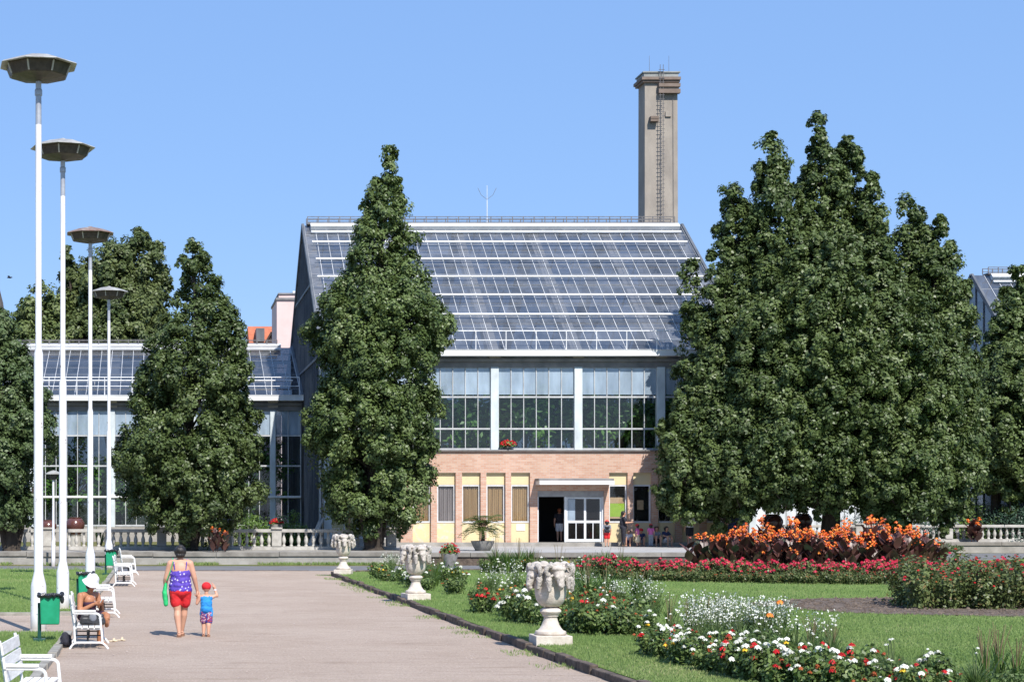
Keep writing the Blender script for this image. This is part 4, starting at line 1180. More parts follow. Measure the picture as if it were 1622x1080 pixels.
# ================================================================ voxel bodies
def capsule(mb, p0, r0, p1, r1, seg=14):
    p0, p1 = Vector(p0), Vector(p1)
    d = p1 - p0; L = d.length
    if L < 1e-6: d = Vector((0, 0, 1))
    d.normalize()
    pts, rs = [], []
    for k in range(4, 0, -1):
        a = math.pi / 2 * k / 4.3; pts.append(p0 - d * r0 * math.sin(a)); rs.append(r0 * math.cos(a))
    for k in range(4): pts.append(p0.lerp(p1, k / 3)); rs.append(r0 + (r1 - r0) * k / 3)
    for k in range(1, 5):
        a = math.pi / 2 * k / 4.3; pts.append(p1 + d * r1 * math.sin(a)); rs.append(r1 * math.cos(a))
    mb.tube(pts, rs, seg)
def blob(name, parts, mat, parent, vox=.012, smooth=3, rough=0.0, rs=9.0):
    """parts: ('c',p0,r0,p1,r1) tapered limbs, ('e',centre,radii) ellipsoids -> one continuous skin"""
    mb = MB()
    for p in parts:
        if p[0] == 'c': capsule(mb, *p[1:])
        else: mb.ball(p[1], p[2], 18, 12)
    me = mb.mesh(name + '_cage', mat)
    o = bpy.data.objects.new(name + '_cage', me); COL.objects.link(o)
    md = o.modifiers.new('r', 'REMESH'); md.mode = 'VOXEL'; md.voxel_size = vox; md.use_smooth_shade = True
    ms = o.modifiers.new('s', 'SMOOTH'); ms.factor = .5; ms.iterations = smooth
    dg = bpy.context.evaluated_depsgraph_get()
    nm = bpy.data.meshes.new_from_object(o.evaluated_get(dg))
    nm.name = name
    bpy.data.objects.remove(o); bpy.data.meshes.remove(me)
    if parent is not None and ORG[parent].length > 0:
        nm.transform(Matrix.Translation(-ORG[parent]))
    if rough:
        n = len(nm.vertices); co = np.empty(n * 3, np.float32); nm.vertices.foreach_get("co", co); co = co.reshape(-1, 3)
        no = np.array([v.normal[:] for v in nm.vertices], dtype=np.float32)
        f = np.array([abs(mnoise.noise(Vector(p) * rs)) + .5 * abs(mnoise.noise(Vector(p) * rs * 2.2)) for p in co]) - .25
        co += no * f[:, None] * rough
        nm.vertices.foreach_set("co", co.ravel()); nm.update()
    nm.materials.clear(); nm.materials.append(mat)
    return link_mesh(name, nm, parent, True)

# ================================================================ urns with carved rams' heads
def urn_proto(label):
    t = thing('stone_urn', label, 'urn', (0, 0, 0), 'stone urns along the lawn edge')
    mb = MB(); mb.box(-.325, .325, -.325, .325, -.03, .165); mb.build('plinth', M['stone'], t, bevel=.012)
    mb = MB(); mb.lathe([(.26, .166), (.275, .18), (.28, .205), (.27, .235), (.225, .25), (.19, .29), (.155, .35), (.13, .42), (.118, .47), (.118, .49), (.14, .50), (.145, .53), (.17, .55), (.19, .585), (.18, .62), (.13, .655), (.10, .67)], 28)
    mb.build('foot', M['stone'], t, smooth=True)
    mb = MB(); mb.lathe([(.10, .671), (.16, .68), (.215, .73), (.255, .80), (.275, .88), (.285, 1.0), (.28, 1.2), (.285, 1.33), (.31, 1.38), (.325, 1.41), (.31, 1.43), (.25, 1.43), (.24, 1.30), (.05, 1.25)], 28)
    bw = mb.build('bowl', M['stone'], t, smooth=True)
    for k in range(4):
        a = R(14 - 90) + k * math.pi / 2
        ca, sa = math.cos(a), math.sin(a)
        def q(r, w, z): return (ca * r - sa * w, sa * r + ca * w, z)
        parts = [('c', q(.27, 0, 1.38), .11, q(.36, 0, 1.23), .098), ('c', q(.36, 0, 1.23), .095, q(.42, 0, 1.08), .056),
                 ('c', q(.425, 0, 1.06), .05, q(.40, 0, 1.02), .042), ('c', q(.44, -.035, 1.075), .026, q(.44, .035, 1.075), .026),
                 ('c', q(.40, -.075, 1.225), .034, q(.40, .075, 1.225), .034), ('e', q(.27, 0, 1.36), (.16, .16, .07))]
        h = blob('carved_head', parts, M['fleece_light'], bw, .011, 2, .007, 30)
        hb = MB()
        for s in (-1, 1):
            pts = []
            for i in range(9):
                u = i / 8; ang = R(100 - 230 * u)
                pts.append(q(.335 - .03 * u, s * (.155 + .09 * math.cos(ang) ), 1.325 + .095 * math.sin(ang)))
            hb.tube(pts, [.05 - .028 * i / 8 for i in range(9)], 8)
            hb.ball(q(.448, s * .045, 1.185), .014, 6, 4)
        hb.build('horns', M['fleece'], h)
        dr = []
        for (w, zt, zb, ro) in ((.185, 1.33, 1.02, .245), (-.185, 1.33, .98, .245)):
            dr += [('c', q(ro - .02, w * .9, zt), .035, q(ro + .06, w, (zt + zb) / 2), .058), ('c', q(ro + .06, w, (zt + zb) / 2), .058, q(ro + .085, w * 1.0, zb), .034)]
        blob('carved_fleece', dr, M['fleece'], bw, .012, 1, .022, 30)
    return t
u1 = urn_proto('nearest stone urn carved with shaggy ram heads, right of the path')
place(u1, (6.40, 29.28, .085), 0, .92)
c = copy_tree(u1); c['label'] = 'middle one of the three carved stone urns'; place(c, (6.12, 43.0, .085), R(9), .9)
c = copy_tree(u1); c['label'] = 'farthest carved stone urn, at the corner of the lawn'; place(c, (5.95, 58.7, .085), R(-12), .89)
# ================================================================ people
M['skin'] = pm('fair_skin', (0.56, 0.31, 0.21), (0.5, 0.265, 0.175), 6, .55)
M['skin_tan'] = pm('tanned_skin', (0.42, 0.19, 0.10), (0.36, 0.155, 0.08), 6, .5)
M['hair_black'] = pm('black_hair', (0.012, 0.01, 0.01), (0.03, 0.025, 0.022), 30, .45, .5, 60, stretch=(1, 1, .2))
M['hair_red'] = pm('red_hair', (0.2, 0.05, 0.015), (0.3, 0.08, 0.03), 30, .5)
M['cl_red'] = pm('red_cloth', (0.56, 0.012, 0.02), (0.66, 0.025, 0.03), 8, .8, .2, 20)
M['cl_blue'] = pm('blue_cloth', (0.015, 0.20, 0.55), (0.03, 0.27, 0.66), 6, .8, .3, 16)
M['cl_green'] = pm('green_bag_cloth', (0.015, 0.42, 0.12), (0.03, 0.5, 0.17), 6, .7)
M['cl_dark'] = pm('dark_cloth', (0.012, 0.012, 0.02), (0.03, 0.03, 0.042), 9, .85)
M['cl_plum'] = pm('plum_dark_cloth', (0.03, 0.012, 0.03), (0.05, 0.02, 0.045), 9, .85)
M['cl_pink'] = pm('pink_cloth', (0.5, 0.1, 0.3), (0.6, 0.16, 0.38), 9, .85)
M['cl_white'] = pm('white_cloth', (0.75, 0.74, 0.76), (0.62, 0.62, 0.66), 9, .85, .3, 25)
M['cl_grey'] = pm('grey_cloth', (0.2, 0.22, 0.26), (0.28, 0.3, 0.34), 9, .85)
M['cl_navy'] = pm('navy_cloth', (0.02, 0.03, 0.09), (0.04, 0.05, 0.13), 9, .85)
M['cl_cream'] = pm('cream_cloth', (0.5, 0.42, 0.3), (0.6, 0.5, 0.36), 9, .85)
M['leather'] = pm('black_leather', (0.018, 0.018, 0.02), (0.04, 0.04, 0.045), 6, .4, spec=.6)
M['leather_grey'] = pm('grey_leather', (0.17, 0.18, 0.21), (0.22, 0.23, 0.26), 6, .4)
M['sandal'] = pm('brown_sandal', (0.2, 0.1, 0.06), (0.28, 0.15, 0.09), 9, .6)
M['eye'] = pm('eye_dark', (0.02, 0.015, 0.012), rough=.2)
M['lip'] = pm('lips', (0.38, 0.1, 0.09), rough=.5)
def spotm(name, base, spots, scale, thr):
    m, nt, bs = base_mat(name)
    tc = nn(nt, "ShaderNodeTexCoord"); v = nn(nt, "ShaderNodeTexVoronoi"); v.inputs["Scale"].default_value = scale
    nt.links.new(tc.outputs["Object"], v.inputs["Vector"])
    nt.links.new(ramp(nt, v.outputs["Distance"], [(thr, spots), (thr + .06, base)]), bs.inputs["Base Color"])
    bs.inputs["Roughness"].default_value = .75
    bump(nt, bs, noise_fac(nt, 14, 3), .4, .02)
    return m
M['purple_dots'] = spotm('purple_dotted_cloth', (0.085, 0.045, 0.36), (0.6, 0.55, 0.75), 15, .2)
M['floral'] = spotm('floral_shorts_cloth', (0.3, 0.03, 0.06), (0.45, 0.4, 0.5), 26, .33)

_r = [n for n in M['floral'].node_tree.nodes if n.type == 'VALTORGB'][0].color_ramp
_e = _r.elements.new(.62); _e.color = (0.03, 0.06, 0.3, 1); _e = _r.elements.new(.55); _e.color = (0.3, 0.03, 0.06, 1)
def hand(p, d, curl, r=.0105, thumb=1, ln=.085, side=None):
    """palm + five fingers; p wrist, d direction, curl direction the fingers bend to"""
    p, d, c = Vector(p), Vector(d).normalized(), Vector(curl).normalized()
    s = Vector(side).normalized() if side else d.cross(c).normalized()
    out = [('c', p, .027, p + d * .035, .03)]
    for i in range(4): out.append(('c', p + d * .03 + s * (-.024 + .016 * i), .014, p + d * .08 + s * (-.027 + .018 * i), .0125))
    for i, l in enumerate((.8, 1.0, .95, .75)):
        b = p + d * .085 + s * (-.028 + .0187 * i)
        k1 = b + (d * .85 + c * .4).normalized() * ln * l * .5
        k2 = k1 + (d * .35 + c * .9).normalized() * ln * l * .45
        out += [('c', b, r, k1, r * .92), ('c', k1, r * .92, k2, r * .8)]
    tb = p + d * .03 + s * (-.034 * thumb)
    k = tb + (d * .6 - s * thumb * .7 + c * .35).normalized() * .038
    out += [('c', tb, r * 1.25, k, r * 1.1), ('c', k, r * 1.1, k + (d * .8 + c * .5).normalized() * .03, r * .9)]
    return out
def head(c, r, face, ears=True):
    """skull, jaw, nose, ears; face = unit direction the person looks"""
    c, f = Vector(c), Vector(face).normalized()
    up = Vector((0, 0, 1)); up = (up - f * up.dot(f)).normalized(); s = f.cross(up)
    o = [('e', c + up * .12 * r - f * .08 * r, (r * .93, r * .93, r * .95)), ('c', c + up * .1 * r + f * .2 * r, r * .72, c - up * .62 * r + f * .32 * r, r * .48),
         ('c', c - up * .78 * r + f * .5 * r, r * .26, c - up * .72 * r + f * .4 * r, r * .3), ('c', c + up * .1 * r + f * .82 * r, r * .11, c - up * .2 * r + f * 1.06 * r, r * .16)]
    if ears: o += [('e', c + s * k * r * .88 - up * .05 * r, (r * .16, r * .16, r * .25)) for k in (-1, 1)]
    return o, up, s
def face_bits(root, c, r, face):
    c, f = Vector(c), Vector(face).normalized()
    up = Vector((0, 0, 1)); up = (up - f * up.dot(f)).normalized(); s = f.cross(up)
    for k in (-1, 1):
        mb = MB(); mb.ball(c + up * .08 * r + f * .8 * r + s * k * .34 * r, r * .11, 8, 6); mb.build('eye', M['eye'], root, smooth=True)
    mb = MB(); mb.tube([c - up * .42 * r + f * .8 * r - s * .22 * r, c - up * .43 * r + f * .86 * r, c - up * .42 * r + f * .8 * r + s * .22 * r], [.03 * r, .09 * r, .03 * r], 6); mb.build('mouth', M['lip'], root, smooth=True)

# ---- the woman walking away, hand in hand with the boy
WXc, WYc = wx(285.5, 32.0), 32.0
W = thing('person', 'woman in purple dotted top and red shorts walking away with a green shoulder bag', 'person', (WXc, WYc, 0), 'people')
def L(*p): return (WXc + p[0], WYc + p[1], p[2])
sk = []
def limb(*joints):
    for (a, ra), (b, rb) in zip(joints[:-1], joints[1:]): sk.append(('c', L(*a), ra, L(*b), rb))
limb(((-.085, .0, .82), .105), ((-.05, .0, .47), .064), ((-.052, -.04, .38), .066), ((-.022, -.09, .10), .037))
limb(((.09, .03, .82), .105), ((.075, .13, .48), .062), ((.07, .13, .39), .062), ((.035, .19, .11), .036))
for ax, ay in ((-.022, -.09), (.035, .19)):
    limb(((ax, ay - .03, .05), .036), ((ax + .004, ay + .10, .038), .036), ((ax + .008, ay + .16, .03), .028))
    for i in range(5): limb(((ax - .022 + i * .014, ay + .16, .03), .014), ((ax - .024 + i * .015, ay + .205 - abs(i - 1.2) * .008, .024), .0105))
sk += [('e', L(0, 0, .86), (.19, .14, .15)), ('e', L(0, .01, 1.02), (.175, .135, .2)), ('e', L(0, 0, 1.2), (.18, .12, .18)), ('c', L(-.13, 0, 1.33), .075, L(.13, 0, 1.33), .075),
       ('c', L(0, 0, 1.33), .06, L(0, .015, 1.44), .055)]
limb(((-.175, 0, 1.32), .068), ((-.255, .0, 1.06), .048), ((-.265, .02, 1.02), .046), ((-.27, .10, .83), .028))
sk += hand(L(-.27, .10, .83), (0, .25, -1), (.3, 1, -.2), thumb=-1, side=(0, 1, .2))
limb(((.175, 0, 1.32), .068), ((.255, .0, 1.07), .048), ((.262, .01, 1.03), .046), ((.31, .06, .83), .028))
sk += hand(L(.31, .06, .83), (.12, .12, -1), (-.4, .7, -.4), thumb=1, side=(.2, 1, .1))
hd, up_, s_ = head(L(.0, .03, 1.515), .1, (0.05, 1, -.08))
sk += hd
blob('body', sk, M['skin'], W, .0085, 2)
face_bits(W, L(.0, .03, 1.515), .1, (0.05, 1, -.08))
blob('hair', [('e', L(0, .005, 1.545), (.112, .112, .108)), ('c', L(-.03, -.05, 1.48), .055, L(.03, -.05, 1.48), .055), ('e', L(0, -.06, 1.56), (.085, .06, .07)), ('e', L(.01, -.02, 1.63), (.05, .05, .035))], M['hair_black'], W, .011, 2, .012, 22)
top = [('e', L(0, 0, .93), (.205, .155, .10)), ('e', L(0, .005, 1.02), (.19, .15, .16)), ('e', L(0, 0, 1.13), (.187, .14, .13)), ('c', L(-.1, 0, 1.18), .085, L(.1, 0, 1.18), .085), ('c', L(-.125, 0, .86), .088, L(.125, 0, .86), .088), ('e', L(0, 0, .86), (.215, .16, .09))]
blob('dotted_top', top, M['purple_dots'], W, .010, 2, .022, 9)
mb = MB()
for s in (-1, 1):
    mb.tube([L(s * .10, -.10, 1.22), L(s * .115, -.085, 1.34), L(s * .12, -.01, 1.405), L(s * .1, .09, 1.28)], .009, 6)
mb.build('shoulder_straps', M['purple_dots'], W)
blob('shorts', [('e', L(0, 0, .82), (.2, .155, .11)), ('c', L(-.088, 0, .80), .118, L(-.078, .01, .62), .105), ('c', L(.09, .03, .80), .118, L(.09, .075, .62), .10)], M['cl_red'], W, .010, 2, .014, 10)
for ax, ay in ((-.022, -.09), (.035, .19)):
    mb = MB(); mb.beam(L(ax, ay - .06, .012), L(ax + .01, ay + .20, .012), .085, .022); mb.tube([L(ax - .045, ay + .11, .03), L(ax, ay + .11, .078), L(ax + .05, ay + .11, .03)], .01, 6); mb.tube([L(ax - .04, ay - .02, .05), L(ax, ay - .065, .075), L(ax + .04, ay - .02, .05), L(ax, ay + .03, .105), L(ax - .04, ay - .02, .05)], .008, 6)
    mb.build('sandal', M['sandal'], W)
# her bag (held: a thing of its own)
B = thing('shoulder_bag', 'bright green cloth shoulder bag carried by the walking woman', 'bag', L(-.27, -.03, .72), 'bags')
blob('bag_body', [('c', L(-.262, -.11 + .022 * i, .97 - .02 * abs(i - 5) * .3), .022, L(-.285, -.115 + .023 * i, .80), .042) for i in range(11)] + [('c', L(-.285, -.115 + .023 * i, .80), .042, L(-.262, -.1 + .02 * i, .60 + .008 * i), .04) for i in range(11)], M['cl_green'], B, .011, 3, .014, 9)
mb = MB(); mb.tube([L(-.245, -.085, 1.02), L(-.185, -.095, 1.18), L(-.135, -.08, 1.34), L(-.13, .0, 1.412), L(-.15, .08, 1.3), L(-.24, .06, 1.02)], .016, 6, squash=.5); mb.build('strap', M['cl_green'], B)

# ---- the boy
BXc, BYc = wx(327, 32.0), 32.05
K = thing('person', 'small boy in red cap and blue sleeveless shirt walking hand in hand with the woman', 'person', (BXc, BYc, 0), 'people')
def L(*p): return (BXc + p[0], BYc + p[1], p[2])
sk = []
limb(((-.045, .0, .46), .062), ((-.05, .05, .27), .044), ((-.045, .04, .2), .042), ((-.05, .0, .07), .026))
limb(((.045, .0, .46), .062), ((.042, .0, .27), .044), ((.04, -.03, .2), .042), ((.035, -.05, .07), .026))
for ax, ay in ((-.05, .0), (.035, -.05)): limb(((ax, ay - .02, .035), .026), ((ax, ay + .09, .025), .022))
sk += [('e', L(0, 0, .5), (.098, .085, .085)), ('e', L(0, 0, .6), (.098, .08, .13)), ('c', L(-.07, 0, .72), .045, L(.07, 0, .72), .045), ('c', L(0, 0, .73), .035, L(0, .0, .8), .034)]
limb(((-.105, 0, .715), .036), ((-.17, .01, .60), .028), ((-.165, .04, .68), .022))
sk += [('c', L(-.17, .01, .60), .028, L(-.15, .035, .70), .021)]
sk += hand(L(-.15, .035, .70), (-.05, .1, 1), (0.1, 1, .1), r=.0075, ln=.055, side=(1, .1, 0))
limb(((.105, 0, .715), .036), ((.165, .01, .74), .029), ((.195, .03, .735), .027), ((.155, .08, .86), .021))
sk += hand(L(.155, .08, .86), (-.35, .1, 1), (-.6, .3, .2), r=.0075, ln=.055, side=(.3, 1, 0))
hd, up_, s_ = head(L(.0, .01, .875), .078, (0.1, 1, -.05)); sk += hd
blob('body', sk, M['skin'], K, .007, 2)
face_bits(K, L(.0, .01, .875), .078, (0.1, 1, -.05))
cp = blob('cap', [('e', L(0, .005, .91), (.088, .09, .08))], M['cl_red'], K, .009, 1)
mb = MB(); mb.obox(L(.03, .115, .905), (.12, .1, .012), Matrix.Rotation(R(-12), 3, 'X')); mb.build('visor', M['cl_red'], cp, bevel=.005)
blob('shirt', [('e', L(0, 0, .5), (.112, .1, .09)), ('e', L(0, 0, .6), (.108, .092, .14)), ('c', L(-.068, 0, .70), .052, L(.068, 0, .70), .052), ('c', L(-.07, 0, .45), .05, L(.075, 0, .44), .05), ('c', L(-.06, .01, .41), .058, L(.06, 0, .40), .058)], M['cl_blue'], K, .008, 1, .016, 12)
blob('shorts', [('c', L(-.045, 0, .44), .068, L(-.052, .03, .29), .066), ('c', L(.045, 0, .44), .068, L(.05, 0, .28), .064)], M['floral'], K, .009, 2)
mb = MB()
for ax, ay in ((-.05, .0), (.035, -.05)): mb.beam(L(ax, ay - .05, .01), L(ax, ay + .12, .01), .06, .02); mb.tube([L(ax - .03, ay + .05, .02), L(ax, ay + .05, .055), L(ax + .03, ay + .05, .02)], .009, 6); mb.tube([L(ax - .03, ay, .03), L(ax, ay - .05, .05), L(ax + .03, ay, .03)], .009, 6)
mb.build('sandals', M['sandal'], K)
mb = MB(); mb.tube([L(.16, .07, .83), L(.157, .075, .85)], .0275, 10); mb.build('wristband', M['cl_white'], K)

# ---- the woman on the bench: hat, bare shoulders, looking at what her hands hold
SX, SYc = -1.30, 30.42
P = thing('person', 'woman in white sun hat and dark strapless dress sitting on a bench', 'person', (SX, SYc, 0), 'people')
ca_, sa_ = math.cos(R(-44)), math.sin(R(-44))
def L(*p): # p = (forward, left, up): she faces +X turned a little to the camera
    return (SX + p[0] * ca_ - p[1] * sa_, SYc + p[0] * sa_ + p[1] * ca_, p[2])
sk = []
sk += [('e', L(-.02, 0, .46), (.17, .18, .1)), ('e', L(-.01, 0, .6), (.125, .155, .17)), ('e', L(.01, 0, .74), (.12, .16, .13)), ('c', L(.01, -.14, .83), .066, L(.01, .14, .83), .066), ('c', L(.015, 0, .84), .056, L(.06, 0, .95), .05)]
limb(((.0, -.1, .44), .095), ((.38, -.10, .46), .064), ((.40, -.10, .41), .06), ((.36, -.10, .09), .037))
limb(((.0, .1, .44), .095), ((.36, .06, .50), .066), ((.42, .03, .49), .06), ((.62, -.16, .36), .037))
limb(((.34, -.1, .05), .034), ((.48, -.1, .035), .032)); limb(((.62, -.17, .35), .034), ((.70, -.25, .41), .032), ((.72, -.27, .46), .024))
for i in range(5):
    limb(((.48, -.125 + .013 * i, .03), .014), ((.525 - abs(i - 3) * .006, -.128 + .014 * i, .024), .010))
    limb(((.715 + .006 * i, -.275 + .012 * i, .46), .013), ((.73 + .006 * i, -.285 + .012 * i, .495 - abs(i - 2) * .005), .0095))
limb(((.0, -.19, .83), .06), ((.03, -.235, .60), .045), ((.05, -.235, .575), .043), ((.25, -.10, .70), .028))
limb(((.0, .19, .83), .06), ((.07, .235, .60), .045), ((.09, .23, .575), .043), ((.27, .05, .71), .028))
sk += hand(L(.25, -.10, .70), Vector(L(1, .5, .3)) - Vector(L(0, 0, 0)), Vector(L(.2, .8, .4)) - Vector(L(0, 0, 0)), thumb=1)
sk += hand(L(.27, .05, .71), Vector(L(1, -.5, .3)) - Vector(L(0, 0, 0)), Vector(L(.2, -.8, .4)) - Vector(L(0, 0, 0)), thumb=-1)
fd = Vector(L(.98, .1, -.5)) - Vector(L(0, 0, 0))
hc = L(.09, -.01, 1.03)
hd, up_, s_ = head(hc, .098, fd); sk += hd
blob('body', sk, M['skin_tan'], P, .0085, 2)
face_bits(P, hc, .098, fd)
blob('hair', [('e', Vector(hc) + Vector((-.03, .0, .035)), (.09, .103, .095)), ('c', Vector(hc) + Vector((-.06, -.03, -.03)), .045, Vector(hc) + Vector((-.06, .03, -.05)), .045)], M['hair_black'], P, .011, 2, .008, 22)
ht = MB(); hv = up_; hq = hv.to_track_quat('Z', 'Y').to_matrix()
prof = [(.165, -.035), (.168, -.028), (.118, .03), (.112, .04), (.104, .10), (.085, .125), (.03, .135)]
hm = MB(); hm.lathe(prof, 22)
hb_ = Vector(hc) + hv * .03 - fd.normalized() * .015
ht.add([hb_ + hq @ Vector(v) + Vector((0, 0, .012 * math.sin(3.1 * math.atan2(v[1], v[0])))) for v in hm.v], hm.f)
ht.build('sun_hat', M['cl_white'], P, smooth=True)
blob('dress', [('e', L(-.02, 0, .46), (.185, .195, .105)), ('e', L(-.01, 0, .58), (.138, .168, .17)), ('e', L(.015, 0, .68), (.135, .172, .10)), ('c', L(.0, -.1, .46), .105, L(.27, -.10, .47), .085), ('c', L(.0, .1, .46), .105, L(.27, .075, .49), .085)], M['cl_plum'], P, .012, 2)
mb = MB()
mb.tube([L(.02, .06, .90), L(.10, .05, .80), L(.155, 0, .70), L(.10, -.05, .80), L(.02, -.06, .90)], .006, 6); mb.ball(L(.158, 0, .69), .014, 8, 6)
mb.build('necklace', M['cl_white'], P)
mb = MB(); mb.obox(L(.37, -.02, .755), (.012, .075, .1), Matrix.Rotation(R(-44), 3, 'Z') @ Matrix.Rotation(R(40), 3, 'Y')); tag(mb.build('phone', M['paper'], bevel=.004), 'small pale thing held in the hands of the seated woman', 'phone')
# handbag on the bench, backpack and slippers on the ground
t = thing('handbag', 'black handbag with grey panel standing on the bench beside the seated woman', 'bag', (-1.2, 29.62, .376), 'bags')
blob('bag_body', [('c', (-1.37, 29.62, .425), .05, (-1.03, 29.62, .425), .05), ('c', (-1.35, 29.62, .53), .042, (-1.05, 29.62, .53), .042), ('c', (-1.36, 29.62, .47), .05, (-1.04, 29.62, .47), .05)], M['leather'], t, .012, 2)
blob('front_panel', [('e', (-1.19, 29.58, .51), (.068, .03, .075))], M['leather_grey'], t, .01, 1)
mb = MB(); mb.tube([(-1.27, 29.56, .50), (-1.25, 29.555, .58), (-1.19, 29.56, .62), (-1.13, 29.555, .58), (-1.11, 29.56, .50)], .009, 6); mb.build('handle', M['leather'], t)
t = thing('backpack', 'black backpack on the ground behind the occupied bench', 'bag', (-1.64, 29.62, .0), 'bags')
blob('bag_body', [('c', (-1.66, 29.55, .10), .07, (-1.66, 29.6, .2), .065), ('c', (-1.62, 29.65, .08), .075, (-1.62, 29.7, .16), .06)], M['cl_dark'], t, .013, 2, .01, 14)
mb = MB(); mb.tube([(-1.7, 29.5, .22), (-1.73, 29.48, .16), (-1.7, 29.47, .08)], .012, 6); mb.build('strap', M['cl_dark'], t)
for i, (x, y, lab) in enumerate(((176, 1016, 'left one of the two pale slippers on the gravel by the occupied bench'), (189, 1014.5, 'right one of the two pale slippers on the gravel by the occupied bench'))):
    gx, gy = gp(x, y)
    t = thing('slipper', lab, 'shoe', (gx, gy, 0), 'pale slippers')
    mb = MB(); mb.tube([(gx - .1, gy, .014), (gx - .03, gy, .014), (gx + .06, gy - .01, .014), (gx + .11, gy - .01, .014)], [.028, .034, .042, .03], 10, squash=.4); mb.build('sole', M['cl_cream'], t, smooth=True)
    mb = MB()
    mb.tube([(gx + .045, gy - .05, .02), (gx + .05, gy - .03, .06), (gx + .05, gy + .02, .06), (gx + .045, gy + .035, .02)], .022, 8, squash=.5); mb.build('band', M['cl_cream'], t, smooth=True)

# ---- people at the door, small in the photo
def stander(label, x, Y, z, h, rz, top, low, lowkind='shorts', hat=None, hair='hair_black', skin='skin', pack=None, arm=None):
    k = h / 1.65
    t = thing('person', label, 'person', (x, Y, z), 'people')
    c, s = math.cos(rz), math.sin(rz)
    def L(a, b, u): return (x + (a * c - b * s) * k, Y + (a * s + b * c) * k, z + u * k)
    hs = 1.0 if h > 1.4 else 1.35
    sk = []
    for sx in (-1, 1):
        sk += [('c', L(sx * .085, 0, .84), .095 * k, L(sx * .085, .02, .47), .06 * k), ('c', L(sx * .085, .02, .47), .06 * k, L(sx * .085, -.02, .08), .038 * k), ('c', L(sx * .085, -.03, .035), .036 * k, L(sx * .09, .14, .03), .032 * k)]
        if not (arm and sx == 1):
            sk += [('c', L(sx * .18, 0, 1.33), .055 * k, L(sx * .235, -.01, 1.07), .042 * k), ('c', L(sx * .235, -.01, 1.07), .042 * k, L(sx * .225, .06, .85), .028 * k)]
            sk += [('c', L(sx * .225, .06, .85), .03 * k, L(sx * .222, .07, .79), .034 * k)] + [('c', L(sx * .222, .05 + .017 * i, .78), .012 * k, L(sx * .215, .055 + .018 * i, .70), .010 * k) for i in range(4)] + [('c', L(sx * .215, .05, .82), .012 * k, L(sx * .2, .1, .77), .011 * k)]
        else:
            sk += [('c', L(.18, 0, 1.33), .055 * k, L(.24, .08, 1.1), .042 * k), ('c', L(.24, .08, 1.1), .042 * k, L(.2, .32, 1.12), .028 * k), ('c', L(.2, .32, 1.12), .03 * k, L(.2, .38, 1.13), .032 * k)]
            sk += [('c', L(.175 + .017 * i, .38, 1.13), .012 * k, L(.175 + .017 * i, .45, 1.12 + .008 * i), .010 * k) for i in range(4)] + [('c', L(.17, .35, 1.14), .012 * k, L(.16, .4, 1.18), .01 * k)]
    sk += [('e', L(0, 0, .9), (.165 * k, .13 * k, .13 * k)), ('e', L(0, 0, 1.12), (.155 * k, .12 * k, .24 * k)), ('c', L(-.13, 0, 1.32), .07 * k, L(.13, 0, 1.32), .07 * k), ('c', L(0, 0, 1.34), .052 * k, L(0, .01, 1.45), .05 * k)]
    fc = Vector((-s, c, -.1)); hc_ = L(0, .02, 1.52)
    sk += head(hc_, .095 * k * hs, fc)[0]
    blob('body', sk, M[skin], t, .013 * max(k, .7), 2)
    face_bits(t, hc_, .095 * k * hs, fc)
    blob('hair', [('e', L(0, -.015, 1.545), (.104 * k * hs,) * 3), ('c', L(0, -.05, 1.52), .07 * k * hs, L(0, -.055, 1.43), .05 * k * hs)], M[hair], t, .014, 2)
    tp = [('e', L(0, 0, 1.12), (.172 * k, .138 * k, .25 * k)), ('c', L(-.13, 0, 1.31), .078 * k, L(.13, 0, 1.31), .078 * k), ('e', L(0, 0, .92), (.18 * k, .145 * k, .1 * k))]
    for sx in (-1, 1):
        e = L(sx * .215, 0, 1.16) if not (arm and sx == 1) else L(.225, .05, 1.17)
        tp.append(('c', L(sx * .18, 0, 1.33), .064 * k, e, .056 * k))
    blob('top', tp, M[top], t, .014, 2)
    if lowkind == 'shorts': lw = [('e', L(0, 0, .88), (.176 * k, .14 * k, .1 * k))] + [('c', L(sx * .085, 0, .84), .108 * k, L(sx * .09, .01, .58), .1 * k) for sx in (-1, 1)]
    elif lowkind == 'skirt': lw = [('e', L(0, 0, .88), (.176 * k, .14 * k, .1 * k)), ('c', L(0, 0, .84), .15 * k, L(0, 0, .46), .2 * k)]
    else: lw = [('e', L(0, 0, .88), (.176 * k, .14 * k, .1 * k))] + [('c', L(sx * .085, 0, .84), .108 * k, L(sx * .088, .01, .12), .075 * k) for sx in (-1, 1)]
    blob(lowkind, lw, M[low], t, .014, 2)
    if hat:
        cp = blob('cap', [('e', L(0, .0, 1.575), (.107 * k * hs, .107 * k * hs, .085 * k * hs))], M[hat], t, .014, 1)
        mb = MB(); mb.beam(L(0, .06, 1.56), L(0, .21, 1.54), .15 * k, .012); mb.build('visor', M[hat], cp)
    for sx in (-1, 1):
        mb = MB(); mb.tube([L(sx * .085, -.08, .025), L(sx * .087, .05, .025), L(sx * .09, .18, .02)], [.045 * k, .05 * k, .04 * k], 8, squash=.6); mb.build('shoe', M['cl_dark'], t, smooth=True)
    return t, L, k
def pack(label, L, k, mat):
    t = thing('backpack', label, 'bag', L(0, -.2, .95), 'bags')
    blob('bag_body', [('c', L(-.07, -.19, 1.22), .085 * k, L(.07, -.19, 1.22), .085 * k), ('c', L(-.08, -.2, 1.0), .1 * k, L(.08, -.2, 1.0), .1 * k)], M[mat], t, .014, 2)
    mb = MB()
    for s in (-1, 1): mb.tube([L(s * .12, -.14, 1.3), L(s * .125, .0, 1.41), L(s * .12, .13, 1.25), L(s * .15, .0, 1.02)], .018 * k, 6)
    mb.build('straps', M[mat], t)
